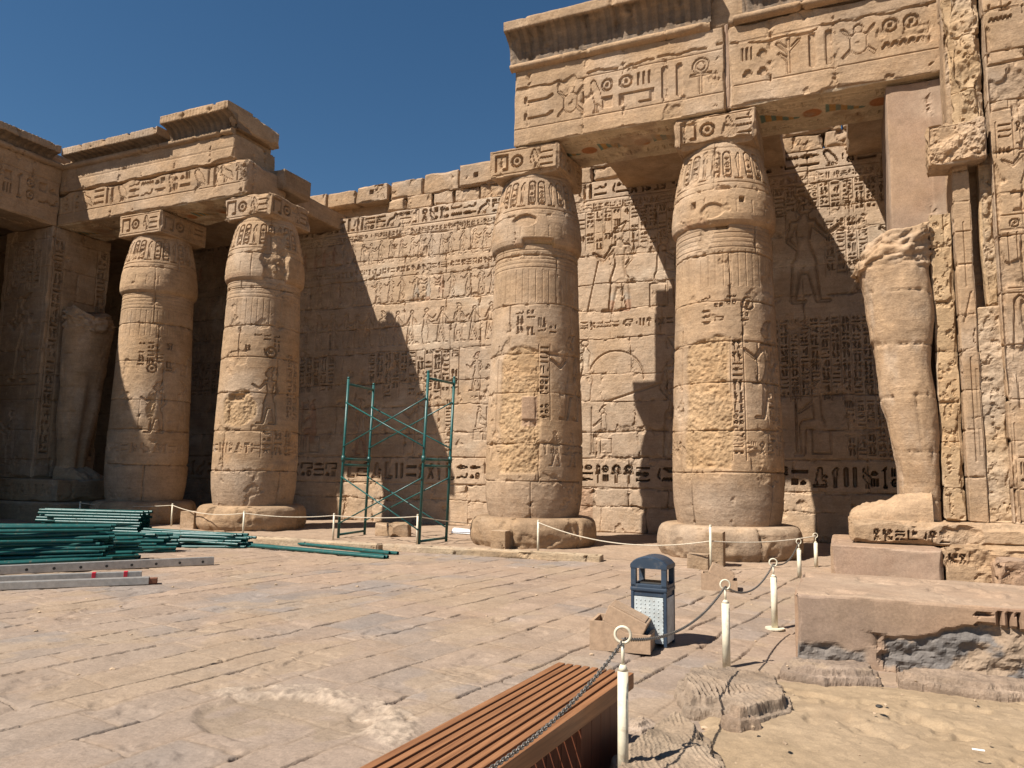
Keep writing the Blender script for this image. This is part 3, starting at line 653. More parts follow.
    if kind == 2: 
        hk2 = sst(-.04, .04, np.minimum(np.minimum(f.U + .06, .55 - f.U), 8.0 - f.V) + .25 * (nn - .5)); f.H = f.H * (1 - hk2) + hk2 * (.10 + .10 * (fbm(f.U * 5, f.V * 5, 4, seed + 3) - .5))
    c = dress(f, [5, 7.36, 9.5], 1.8, 3.2, seed + 19, rough=.010, erode=.035, loss=.75, loss_d=.02, joint=.02, base=BASE * 1.05)
    k = (pm * .6)[..., None]; c = c * (1 - k) + np.array([.40, .24, .08]) * k
    ch = sst(.55, .7, fbm(f.U * 3, f.V * 3, 3, seed + 62))[..., None] * sst(6.85, 6.7, f.V)[..., None] * .35; c = c * (1 - ch) + np.array([.36, .20, .12]) * ch
    lathe('capital', zs, rs, f, c, R0)
    # abacus
    def rel(f):
        s0 = seed + 5
        f.line(f.u0 + .08, f.v0 + .07, f.u1 - .08, f.v0 + .07, .008, .02); f.line(f.u0 + .08, f.v1 - .07, f.u1 - .08, f.v1 - .07, .008, .02)
        f.glyph('house', f.u0 + .14, f.v0 + .13, .34, .44, .05); f.glyph('sun', f.u0 + .54, f.v0 + .18, .32, .32, .05)
        f.glyph('reed', f.u0 + .92, f.v0 + .12, .14, .46, .045); f.glyph('owl', f.u0 + 1.04, f.v0 + .12, .2, .46, .045)
        f.glyph('bar', f.u0 + 1.26, f.v0 + .42, .32, .09, .045); f.glyph('water', f.u0 + 1.26, f.v0 + .27, .32, .1, .045); f.glyph('bar', f.u0 + 1.26, f.v0 + .13, .32, .08, .045)
    brk = {1: .05, 2: .10, 3: .06, 4: .08}[kind]
    stone_box('abacus', X - .857, X + (.857 if kind in (1, 3) else .80), Y - .857, Y + .857, 8.38, 9.05, .022, {'-y': rel, '+x': rel}, None, root, chip=brk, seed=seed + 33, fine=('-y', '+x', '-z'), offset=(X, Y, 0), base=BASE * 1.04)
column(-18.75, 'farthest left column, its left side in shade, next to the dark statue pillar', 101, 1)
column(-14.67, 'column with a hacked hollow and a praying figure, under the broken end of the left beam', 202, 2)
column(-6.48, 'column right of the green scaffold with an oval chip in its capital', 303, 3)
column(-2.19, 'thickest nearest column with a black slot under its capital and yellow hacked shaft', 404, 4)

# ------------------------------------------------------------------ ENTABLATURES
def strip(name, x0, x1, prof, parent, offset, seed, axis='x', res=.03, base=BASE, ends=True, cuts=None, relief=None, jag=(.0, .0), mat=None):
    """profile [(out,z)...] swept along x (front faces -y) or along y (front faces +x); `out` = distance in front of the plane"""
    prof = np.array(prof, float); seg = np.hypot(*np.diff(prof, axis=0).T); L = np.concatenate([[0], np.cumsum(seg)])
    f = Field(x0, x1, 0, L[-1], res)
    if relief: relief(f)
    c = dress(f, [-9, 20], 1.3, 2.6, seed, rough=.012, base=base, joint=.03, loss=.70)
    o = np.interp(f.V, L, prof[:, 0]); z = np.interp(f.V, L, prof[:, 1])
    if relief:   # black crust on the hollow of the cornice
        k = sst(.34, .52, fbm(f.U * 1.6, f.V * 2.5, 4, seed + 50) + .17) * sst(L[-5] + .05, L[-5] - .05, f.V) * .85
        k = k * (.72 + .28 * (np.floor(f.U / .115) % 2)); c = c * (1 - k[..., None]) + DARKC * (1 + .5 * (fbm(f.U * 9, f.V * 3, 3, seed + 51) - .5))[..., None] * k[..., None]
    # normals of the profile
    i = np.clip(np.searchsorted(L, f.V.ravel()).reshape(f.V.shape) - 1, 0, len(seg) - 1)
    to = np.diff(prof[:, 0])[i] / seg[i]; tz = np.diff(prof[:, 1])[i] / seg[i]
    no, nz = tz, -to
    o = o - f.H * no; z = z - f.H * nz
    tp = sst(.80, 1., f.V / L[-1]); z = z + tp * (fbm(f.U * 1.6, f.U * 0 + seed, 4, seed) - .5) * .10
    al = f.U.copy()
    e0 = np.clip(.12 - (f.U - x0), 0, .12) / .12; e1 = np.clip(.12 - (x1 - f.U), 0, .12) / .12
    jj = fbm(z * 2.3, f.V * 0 + 1, 3, seed + 5) * 1.0
    al = al + e0 * jag[0] * jj - e1 * jag[1] * jj
    P = np.stack([al, -o, z], -1) if axis == 'x' else np.stack([o, al, z], -1)
    Vs = [P.reshape(-1, 3)]; Fs = [grid_faces(f.nv, f.nu, 0)]; Cs = [c.reshape(-1, 3)]; off = f.nu * f.nv
    if ends:   # close both ends and the back with fans to the profile's inner line
        back = prof[:, 0].min() - .05
        for e, fl in ((0, True), (f.nu - 1, False)):
            A = P[:, e]; B = A.copy(); n = 4
            inner = A.copy()
            if axis == 'x': inner[:, 1] = -back
            else: inner[:, 0] = back
            g = np.stack([A + (inner - A) * t for t in np.linspace(0, 1, n)], 1)
            Vs.append(g.reshape(-1, 3)); Cs.append(np.repeat(c[:, e:e + 1], n, 1).reshape(-1, 3)); Fs.append(grid_faces(g.shape[0], n, off, flip=not fl)); off += g.shape[0] * n
        A = P[-1]; Bk = A.copy()
        if axis == 'x': Bk[:, 1] = -back
        else: Bk[:, 0] = back
        g = np.stack([A, Bk], 0); Vs.append(g.reshape(-1, 3)); Cs.append(np.repeat(c[-1:], 2, 0).reshape(-1, 3)); Fs.append(grid_faces(2, f.nu, off)); off += 2 * f.nu
    V = np.concatenate(Vs)
    if axis == 'x': V = V + np.array([0, 15.12, 0])
    else: V = V + np.array([-22.3, 0, 0])
    V = V - np.array(offset)
    return link(name, mesh_np(name, V, np.concatenate(Fs), np.concatenate(Cs)), mat or M['stone'], parent)
TORUS = [(.0, 10.86)] + [(.03 + .10 * math.sin(a), 10.96 - .085 * math.cos(a)) for a in np.linspace(.3, math.pi - .2, 9)] + [(.0, 11.06)]
def cavetto(top, out=.36):
    p = [(.02, 11.05)]
    for a in np.linspace(0, 1, 12): p.append((.02 + (out - .02) * (1 - math.cos(a * math.pi / 2)) , 11.07 + (top - 11.07 - .26) * math.sin(a * math.pi / 2) ** .9))
    p += [(out + .02, top - .24), (out + .02, top - .02), (out - .02, top), (-.5, top + .02)]
    return p
DARKC = np.array([.135, .108, .085])
def cav_relief(seed):
    def r(f):
        u = f.u0 + .08; k = 0
        while u < f.u1 - .1:
            if k % 9 < 6: f.line(u, .06, u, .80, .012, .022)
            elif k % 9 == 7: f.glyph('man', u - .1, .12, .2, .32, .04); f.glyph('sedge', u - .1, .46, .2, .30, .04)
            u += .115; k += 1
    return r
def arch_text(seed, a=9.52, h=.80, depth=.038):
    def r(f):
        q = random.Random(seed); u = f.u0; z = a + h + .12
        while u < f.u1:
            du = q.uniform(.08, .3); z2 = min(a + h + .2, max(a + h - .02, z + q.uniform(-.06, .06)))
            if q.random() < .8: f.line(u, z, u + du, z2, .014 + .012 * q.random(), .05)
            u += du; z = z2
        f.line(f.u0, a - .06, f.u1, a - .06, .01, .02); f.line(f.u0, a + h + .08, f.u1, a + h + .08, .01, .02)
        f.text_row(f.u0 + .25, f.u1 - .15, a, h, depth, seed, .12)
    return r
def soffit(f):
    """painted ceiling underside: pale ground, red discs, blue-green wings"""
    m = np.zeros(f.U.shape); c = np.ones(f.U.shape + (3,)) * np.array([.60, .48, .33]); m[:] = .95
    mid = (f.v0 + f.v1) / 2; R = random.Random(8)
    for s in (-.62, .62): f.line(f.u0, mid + s, f.u1, mid + s, .01, .02)
    u = f.u0 + .3
    while u < f.u1 - .4:
        d = np.hypot(f.U - u, f.V - mid) 
        k = sst(.20, .17, d); c = c * (1 - k[..., None]) + np.array([.40, .17, .07]) * k[..., None]
        wv = np.abs(f.V - mid - .1 * np.sin((f.U - u) * 5)); wing = (f.U > u + .25) & (f.U < u + 1.0) & (wv < .24 * (1 - (f.U - u) / 1.15))
        hue = np.where((np.floor((f.U - u) * 9) % 2 == 0)[..., None], np.array([.15, .22, .18]), np.array([.46, .27, .10])); c = np.where(wing[..., None], hue, c)
        u += 1.25
    f.text_row(f.u0 + .2, f.u1 - .2, mid + .3, .25, .03, 77); f.text_row(f.u0 + .2, f.u1 - .2, mid - .58, .25, .03, 78)
    wear = sst(.48, .62, fbm(f.U * 1.5, f.V * 1.5, 4, 66)); return m * (1 - wear * .8), c

def right_entablature():
    o = (-2, 16, 9)
    root = empty('entablature', o, 'tall right roof beam with carved signs and dark cornice over the nearest columns', 'roof beam')
    stone_box('architrave', -6.72, -1.98, 15.12, 16.86, 9.07, 10.90, .024, {'-y': arch_text(501), '-z': soffit}, None, root, chip=.045, seed=510, fine=('-y', '-z', '-x'), offset=o, base=BASE * 1.04)
    stone_box('architrave', -1.90, 1.98, 15.15, 16.86, 9.10, 10.90, .024, {'-y': arch_text(502, 9.62, .78), '-z': soffit}, None, root, chip=.06, seed=520, fine=('-y', '-z'), offset=o, base=BASE * 1.04)
    stone_box('mortar_joint', -1.99, -1.89, 15.2, 16.8, 9.12, 11.0, .05, None, M['plaster'], root, chip=.02, seed=525, offset=o, base=PINK)
    strip('torus_moulding', -6.80, -2.25, TORUS, root, o, 531); strip('torus_moulding', -1.78, 2.3, TORUS, root, o, 532)
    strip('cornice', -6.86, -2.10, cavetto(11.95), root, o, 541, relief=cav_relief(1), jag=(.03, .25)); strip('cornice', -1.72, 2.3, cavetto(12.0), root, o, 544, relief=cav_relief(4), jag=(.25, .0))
    stone_box('cornice_core', -6.75, 2.3, 15.2, 16.8, 10.9, 11.7, .08, None, None, root, chip=.06, seed=548, offset=o)
    stone_box('roof_slab', -5.4, -1.12, 16.4, 20.6, 9.66, 10.14, .07, None, None, root, chip=.05, seed=551, fine=('-z',), offset=o)
    stone_box('roof_slab', .34, 5.3, 16.4, 20.6, 9.66, 10.14, .07, None, None, root, chip=.05, seed=552, fine=('-z',), offset=o)
right_entablature()
def left_entablature():
    o = (-18, 16, 9)
    root = empty('entablature', o, 'left roof beam with stepped cornice blocks, its broken right end over the second column', 'roof beam')
    stone_box('architrave', -24.2, -14.72, 15.12, 16.86, 9.07, 10.12, .026, {'-y': arch_text(601, 9.50, .56), '-z': soffit}, None, root, chip=.10, seed=610, fine=('-y', '-z', '+x'), offset=o, base=BASE * 1.04)
    stone_box('architrave', -24.2, -15.22, 15.10, 16.8, 10.13, 10.90, .026, {'-y': lambda f: f.line(f.u0, 10.5, f.u1, 10.5, .01, .02)}, None, root, chip=.05, seed=611, fine=('-y', '+x'), offset=o, base=BASE * 1.04)
    strip('torus_moulding', -22.2, -15.26, TORUS, root, o, 631)
    strip('cornice', -21.9, -17.78, cavetto(11.40, .38), root, o, 641, relief=cav_relief(5), jag=(0, .08)); strip('cornice', -17.72, -15.12, cavetto(11.66, .40), root, o, 642, relief=cav_relief(6), jag=(.05, .04))
    stone_box('cornice_end', -15.5, -15.12, 15.0, 16.9, 11.07, 11.66, .04, None, None, root, chip=.12, seed=645, fine=('-y', '+x', '-z'), offset=o)
    stone_box('cornice_core', -22.2, -15.4, 15.2, 16.8, 10.9, 11.35, .08, None, None, root, chip=.06, seed=648, offset=o)
    stone_box('roof_slab', -30, -14.45, 16.3, 17.55, 9.62, 10.25, .06, None, None, root, chip=.05, base=BASE * .75, seed=651, fine=('+x', '-z'), offset=o)  # darker stone colour imitates the shade under this slab
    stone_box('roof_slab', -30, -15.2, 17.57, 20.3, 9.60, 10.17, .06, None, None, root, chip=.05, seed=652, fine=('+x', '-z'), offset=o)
left_entablature()
def side_entablature():
    o = (-23.4, 10, 9)
    root = empty('entablature', o, 'shaded roof beam running back along the left edge above the statue pillar', 'roof beam')
    def txt(f): f.text_row(f.u0 + .3, f.u1 - .3, 9.55, .78, .05, 701, .12); f.line(f.u0, 9.48, f.u1, 9.48, .01, .02); f.line(f.u0, 10.42, f.u1, 10.42, .01, .02)
    stone_box('architrave', -24.2, -22.32, -4, 15.1, 9.05, 10.90, .03, {'+x': txt}, None, root, chip=.05, seed=710, fine=('+x', '-z'), offset=o)
    strip('torus_moulding', -4, 15.1, TORUS, root, o, 731, axis='y')
    strip('cornice', -4, 14.72, cavetto(11.48, .38), root, o, 741, axis='y', relief=cav_relief(7))
    stone_box('cornice_core', -24.1, -22.4, -4, 16.5, 10.9, 11.4, .1, None, None, root, chip=.05, seed=745, offset=o)
    stone_box('roof_slab', -30, -23.4, -4, 16.28, 9.62, 10.2, .1, None, None, root, chip=.05, base=BASE * .6, seed=751, offset=o)  # slab colour lowered to stand in for shade below the roof
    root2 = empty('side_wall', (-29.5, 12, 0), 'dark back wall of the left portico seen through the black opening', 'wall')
    stone_box('masonry', -30, -29, -6, 19.98, -.2, 9.6, .12, None, None, root2, chip=.04, base=BASE * .5, seed=760, offset=(-29.5, 12, 0), course=lambda k, c, d: rand_bounds(c, d, .7, 1, 4))  # wall colour darkened to deepen the portico's interior shade
side_entablature()

# ------------------------------------------------------------------ STATUES ON PILLARS
def statue_mesh(name, parent, loc, rz, z0, ztop, seed, taper, nz=170, na=120, rx=.50, ry=.62):
    """mummiform body facing local -x, legs together, broken off at the chest"""
    zz = np.linspace(0, 1, nz); a = np.linspace(0, 2 * math.pi, na, endpoint=False)
    A, T = np.meshgrid(a, zz)
    t = np.array([0, .05, .12, .22, .34, .45, .55, .68, .78, .86, .93, 1.0])
    dep = np.array([.62, .60, .60, .66, .74, .80, .80, .86, .92, .98, 1.02, .9]) * rx      # front/back half depth
    wid = np.array([.62, .58, .60, .72, .84, .90, .90, .96, 1.0, 1.03, 1.02, .80]) * ry
    ox = np.array([.16, .16, .15, .11, .06, .0, -.03, -.06, -.09, -.12, -.14, -.1]) * taper
    D = np.interp(T, t, dep); OX = np.interp(T, t, ox); W = np.interp(T, t, wid); OX = np.interp(T, t, ox)
    ca, sa = np.cos(A), np.sin(A); e = .78
    D = np.where(ca > 0, .465 - OX + .05 * np.exp(-((T - .70) / .07) ** 2) - .05 * np.exp(-((T - .52) / .07) ** 2) + .03 * np.exp(-((T - .30) / .09) ** 2), D)
    x = D * np.sign(ca) * np.abs(ca) ** e; y = W * np.sign(sa) * np.abs(sa) ** e
    # legs: a shallow furrow down the front, knees, kilt edge
    front = np.clip(-ca, 0, 1); furrow = np.exp(-(sa / .16) ** 2) * front * sst(.62, .5, T) * sst(0, .06, T)
    knee = np.exp(-((T - .40) / .05) ** 2) * front * np.exp(-((np.abs(sa) - .45) / .25) ** 2)
    x = x + furrow * .07 - knee * .05
    kil = sst(.60, .615, T) * front * .03; x = x - kil
    z = z0 + (ztop - z0) * T
    dj, r1, r2_, fl = courses(A * .6, z, rand_bounds(z0 - .4, ztop + 1, .55, 1.05, seed), .7, 1.6, seed, warp=.05)
    nf = fbm(A * 5 + 3, z * 6, 4, seed + 2); nm = fbm(A * 1.5, z * 1.6, 4, seed + 6)
    sh = 1 - (.022 * np.exp(-(dj / .011) ** 2) + .016 * (nf - .5) + .05 * (nm - .5) + .03 * np.exp(-dj / .03) * sst(.58, .66, nf)) / .5
    brok = sst(.84, .92, T + .06 * (nm - .5)); sh = sh * (1 + brok * (.45 * (fbm(A * 2.2, z * 4.0, 4, seed + 9, .6) - .52) + .34 * (fbm(A * 3.0, z * 17, 3, seed + 10) - .5)))
    x *= sh; y *= sh; x = x + OX
    z = z + brok * .30 * (fbm(A * 1.3 + 1, T * 3, 4, seed + 12) - .5) - brok * .25 * np.clip(-ca, 0, 1)
    c = stone_col(A.shape, r1, nm, BASE * 1.08)
    P = np.stack([x, y, z], -1)
    top = np.array([[.05, 0, ztop - .15]]); V = np.concatenate([P.reshape(-1, 3), top]); n0 = nz * na
    F = grid_faces(nz, na, 0, wrap=True); i = np.arange(0, na, 2); b = (nz - 1) * na
    F = np.concatenate([F, np.stack([b + i, b + (i + 1) % na, b + (i + 2) % na, np.full_like(i, n0)], -1)])
    C = np.concatenate([c.reshape(-1, 3), c[-1, :1]])
    # feet: two rounded wedges
    Vs, Fs, Cs = [V], [F], [C]; off = len(V)
    for s in (-1, 1):
        u = np.linspace(0, 1, 36); v = np.linspace(0, math.pi, 24); Ug, Vg = np.meshgrid(u, v)
        hgt = .40 * (1 - Ug) ** .9 + .13; wdt = .25 + .04 * Ug
        endr = np.sqrt(np.clip(1 - np.clip((Ug - .8) / .2, 0, 1) ** 2, 0, 1)) * .85 + .15
        fx = .30 - Ug * 1.25; fy = s * .21 + np.cos(Vg) * wdt * endr; fz = z0 - .02 + np.sin(Vg) ** .7 * hgt * endr
        nn = (fbm(Ug * 6, Vg * 3, 4, seed + s + 20) - .5) * .20
        fp = np.stack([fx, fy, fz + nn * np.sin(Vg)], -1).reshape(-1, 3)
        Vs.append(fp); Fs.append(grid_faces(24, 36, off)); Cs.append(np.ones((len(fp), 3)) * BASE * 1.1); off += len(fp)
    o = link(name, mesh_np(name, np.concatenate(Vs), np.concatenate(Fs), np.concatenate(Cs)), M['stone'], parent)
    o.location = loc; o.rotation_euler = (0, 0, rz)
    return o
def pillar_relief(seed, w):
    def r(f):
        f.line(f.u0 + .18, f.v0 + 1.2, f.u0 + .18, f.v1 - .3, .012, .03); f.line(f.u1 - .18, f.v0 + 1.2, f.u1 - .18, f.v1 - .3, .012, .03)
        f.text_cols(f.u0 + .5, f.u1 - .4, f.v1 - 2.0, f.v1 - .5, .33, .06, seed); f.fig('king', f.u0 + .35, f.v1 - 4.9, 2.8, .09, seed % 2 == 0); f.line(f.u0 + .2, f.v1 - 5.0, f.u1 - .2, f.v1 - 5.0, .015, .04)
        f.text_cols(f.u0 + .4, f.u1 - .4, f.v0 + 2.6, f.v1 - 5.2, .33, .05, seed + 1, skip=.2); f.fig('offer', f.u0 + .5, f.v0 + .4, 1.8, .06)
    return r
def side_relief(seed):
    def r(f):
        f.text_cols(f.u0 + .10, f.u0 + .46, f.v0 + .6, f.v1 - .4, .36, .08, seed); f.text_cols(f.u1 - .46, f.u1 - .10, f.v0 + .6, f.v1 - .4, .36, .08, seed + 1)
    return r
def left_pillar():
    o = (-23.3, 16, 0)
    root = empty('statue_pillar', o, 'shaded square pillar carved with signs, a headless statue on its right face, at the left edge', 'pillar')
    crs = lambda k, c, d: rand_bounds(c - .3, d, .75, 1.0, 12)
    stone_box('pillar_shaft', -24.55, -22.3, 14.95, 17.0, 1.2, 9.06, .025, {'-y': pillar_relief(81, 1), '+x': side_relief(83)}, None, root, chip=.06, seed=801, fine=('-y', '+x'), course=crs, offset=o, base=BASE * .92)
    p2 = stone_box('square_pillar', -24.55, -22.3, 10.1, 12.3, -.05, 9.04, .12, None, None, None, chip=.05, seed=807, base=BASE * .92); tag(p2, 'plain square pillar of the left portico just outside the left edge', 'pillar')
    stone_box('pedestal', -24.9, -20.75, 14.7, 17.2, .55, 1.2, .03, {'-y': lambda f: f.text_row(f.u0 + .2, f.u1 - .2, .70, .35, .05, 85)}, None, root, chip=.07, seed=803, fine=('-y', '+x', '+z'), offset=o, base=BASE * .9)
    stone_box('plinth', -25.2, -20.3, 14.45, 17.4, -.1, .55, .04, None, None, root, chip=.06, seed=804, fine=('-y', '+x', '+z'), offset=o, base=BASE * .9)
    st = statue_mesh('statue', root, (-21.82 + 23.3, -.05, 0), math.pi, 1.2, 6.5, 811, 1.0, rx=.62, ry=.66)
left_pillar()
def right_pillar():
    o = (1.6, 15, 0)
    root = empty('statue_pillar', o, 'sunlit ruined pillar with a headless statue on its left side, at the right edge', 'pillar')
    # plastered upper pier that carries the beam
    stone_box('pier', .97, 3.6, 15.30, 17.2, .9, 9.07, .035, None, M['plaster'], root, chip=.03, seed=901, fine=('-y',), offset=o, base=np.array([.36, .242, .162]), loss=.9, rough=.006)
    crs = lambda k, c, d: [c - 1, c + .55] + rand_bounds(c + 1.3, d + 1, .62, .98, 14)
    def rough(d, fr=7, sd=96):
        def r(f):
            f.H = f.H + d * (fbm(f.U * fr, f.V * fr, 4, sd) - .42) + d * .8 * (fbm(f.U * 2, f.V * 1.5, 3, sd + 3) - .5)
            pit = sst(.60, .70, fbm(f.U * 14, f.V * 11, 3, sd + 5)); f.H = f.H + pit * .03
        return r
    def strip_face(f):
        f.line(1.98, 1.9, 1.98, 3.6, .012, .03); f.line(2.05, 2.0, 2.05, 3.4, .008, .025); f.glyph('reed', 1.93, 3.7, .14, .5, .04); f.line(1.92, 4.2, 2.04, 4.7, .012, .03); f.line(1.98, 4.8, 1.98, 5.9, .008, .02)
        f.line(1.96, 2.6, 2.1, 2.62, .012, .03)
    def carved(f):
        f.text_cols(2.50, 2.98, 6.9, 7.5, .24, .045, 96, skip=.2); f.fig('king', 2.5, 5.95, 1.3, .045); f.line(2.42, 5.9, 3.5, 5.9, .01, .03); f.line(2.42, 4.75, 3.5, 4.75, .01, .03); f.line(2.42, 4.68, 3.5, 4.68, .008, .025)
        f.line(2.58, 4.8, 2.58, 5.6, .008, .03); f.line(2.70, 4.8, 2.70, 5.6, .008, .03); f.line(2.42, 5.65, 3.4, 5.65, .008, .025); f.glyph('sun', 2.6, 5.68, .16, .16, .03)
        f.line(2.56, 3.5, 2.62, 4.5, .018, .05); f.line(2.62, 4.5, 2.68, 4.56, .018, .05); f.line(2.68, 4.56, 2.76, 4.5, .018, .05)
        f.line(2.60, 2.75, 2.60, 3.35, .018, .05); f.line(2.60, 3.35, 2.66, 3.42, .018, .05); f.line(2.66, 3.42, 3.2, 3.46, .018, .05); f.text_cols(2.5, 3.3, 1.2, 2.5, .26, .035, 99, skip=.4)
        f.line(2.42, 8.5, 3.4, 8.56, .02, .05); f.line(2.42, 7.7, 3.4, 7.74, .01, .03); f.line(2.7, 7.75, 2.7, 8.4, .01, .03); f.text_row(2.5, 3.6, 9.2, .45, .04, 94)
        lost = sst(.60, .66, fbm(f.U * 2.5, f.V * 1.3, 4, 93) + .25 * sst(2.56, 2.40, f.U)); f.H = f.H * (1 - lost) + lost * (.05 + .05 * (fbm(f.U * 9, f.V * 9, 3, 91) - .5))
    kw = dict(parent=root, offset=o, rough=.012, loss=.80)
    Y_ = np.array([.43, .30, .175])
    stone_box('pillar_core', 1.88, 4.6, 14.62, 15.29, .9, 12.6, .05, None, None, root, chip=.04, seed=910, fine=('-y', '-x'), offset=o, base=BASE)
    stone_box('back_slab', 1.50, 1.83, 14.40, 14.61, .92, 6.15, .02, {'-y': rough(.03, 5, 90)}, None, chip=.05, seed=911, fine=('-y', '-x'), course=crs, base=Y_, **kw)
    stone_box('smooth_strip', 1.84, 2.10, 14.20, 14.61, .92, 7.2, .02, {'-y': strip_face}, None, chip=.03, seed=912, fine=('-y', '-x', '+x'), course=lambda k, c, d: rand_bounds(c, d + 1, .45, .85, 19), base=BASE * .98, **kw)
    stone_box('crumbling_core', 2.09, 2.44, 14.24, 14.61, .92, 4.45, .018, {'-y': rough(.085, 6, 97)}, None, chip=.03, seed=913, fine=('-y',), base=Y_, **kw)
    stone_box('crumbling_core', 2.24, 2.44, 14.26, 14.61, 4.45, 7.1, .018, {'-y': rough(.11, 6, 87)}, None, chip=.06, seed=914, fine=('-y', '-x'), base=Y_, wob=.14, **kw)
    stone_box('crumbling_core', 1.96, 2.44, 14.20, 14.61, 7.15, 12.6, .018, {'-y': rough(.17, 4, 77), '-x': rough(.12, 5, 78)}, None, chip=.11, seed=915, fine=('-y', '-x'), course=lambda k, c, d: rand_bounds(c, d + 1, .8, 1.3, 29), base=Y_ * 1.03, wob=.22, **kw)
    stone_box('carved_face', 2.42, 4.6, 14.06, 14.61, .92, 12.6, .02, {'-y': carved}, None, chip=.06, seed=916, fine=('-y', '-x'), course=crs, base=BASE * 1.03, **kw)
    stone_box('broken_block', 1.50, 2.34, 13.86, 14.6, 6.82, 7.56, .018, {'-y': rough(.16, 8, 99), '-x': rough(.1, 6, 98), '+z': rough(.15, 5, 95)}, None, root, chip=.10, seed=921, fine=('-y', '-x', '-z'), offset=o, base=BASE * 1.08, loss=.6, wob=.18)
    stone_box('pedestal', .05, 4.6, 13.55, 15.28, .56, .92, .022, {'-y': lambda f: f.text_row(f.u0 + .35, f.u0 + 1.5, .60, .2, .06, 97)}, None, root, chip=.08, seed=931, fine=('-y', '-x', '+z'), offset=o, rough=.03, loss=.58)
    stone_box('plinth', -.23, 1.32, 13.0, 15.4, -.05, .56, .024, None, M['plaster'], root, chip=.05, seed=932, fine=('-y', '-x', '+z'), offset=o, base=np.array([.345, .235, .165]), loss=.84)
    stone_box('plinth', 1.32, 4.6, 12.95, 15.4, -.05, .62, .024, {'-y': lambda f: f.text_row(f.u0 - .25, f.u0 + .35, .36, .16, .06, 98)}, None, root, chip=.10, seed=933, fine=('-y', '-x', '+z'), offset=o, rough=.035, loss=.55)
    stone_box('plinth', 1.9, 4.6, 12.6, 13.1, -.05, .5, .024, None, None, root, chip=.12, seed=934, fine=('-y', '-x', '+z'), offset=o, rough=.03, loss=.6, base=PINK)
    statue_mesh('statue', root, (1.02 - 1.6, 14.62 - 15, 0), 0, .92, 5.95, 941, 1.0, rx=.52, ry=.56)
right_pillar()

# near pedestal of the next (lost) pillar
def near_pedestal():
    o = (1, 8, 0)
    def face(f):
        U, V = f.U, f.V; n = fbm(U * 2.2, V * 2.2, 4, 61); n5 = fbm(U * 10, V * 10, 4, 62)
        f.text_row(.93, 1.45, .40, .17, .045, 63, .1); f.line(.85, .37, 1.6, .37, .01, .02)
        brk = sst(-.02, .02, np.minimum(U - .28 + .8 * (n - .5) + .1 * (n5 - .5), .30 + .12 * sst(.5, .9, U) - V + .25 * (n - .5)))
        brk2 = sst(-.03, .03, np.minimum(.15 - U + .2 * (n - .5), .14 - V + .2 * (n - .5) + .05))
        b = np.maximum(brk, brk2); f.H = f.H * (1 - brk) + b * (.035 + .09 * (n5 - .4) + .05 * (fbm(U * 3, V * 14, 3, 66) - .5)) - brk2 * .03
        stain = sst(.46, .54, fbm(U * 3.2, V * 5, 5, 64) + .12 * (n5 - .5)); g = np.ones(U.shape + (3,)) * np.array([.34, .25, .175])
        dk = np.maximum(brk2 * .85, brk * stain); g = g * (1 - dk[..., None]) + np.array([.19, .17, .155]) * (1 + .5 * (n5 - .5))[..., None] * dk[..., None]
        return b, g
    def topf(f):
        n = fbm(f.U * 2, f.V * 2, 4, 65); f.H = f.H + .03 * sst(.5, .6, n)
        return np.ones(f.U.shape) * .6, np.ones(f.U.shape + (3,)) * np.array([.40, .29, .20])
    b = stone_box('pedestal', -.44, 3.2, 7.25, 8.85, -.15, .60, .016, {'-y': face, '+z': topf}, M['plaster'], None, chip=.035, seed=951, fine=('-y', '-x', '+z'), base=np.array([.30, .195, .135]), offset=o, loss=.86, rough=.008)
    b.location = o
    tag(b, 'low plastered stone pedestal with dark stained broken patches, nearest on the right', 'pedestal')
near_pedestal()

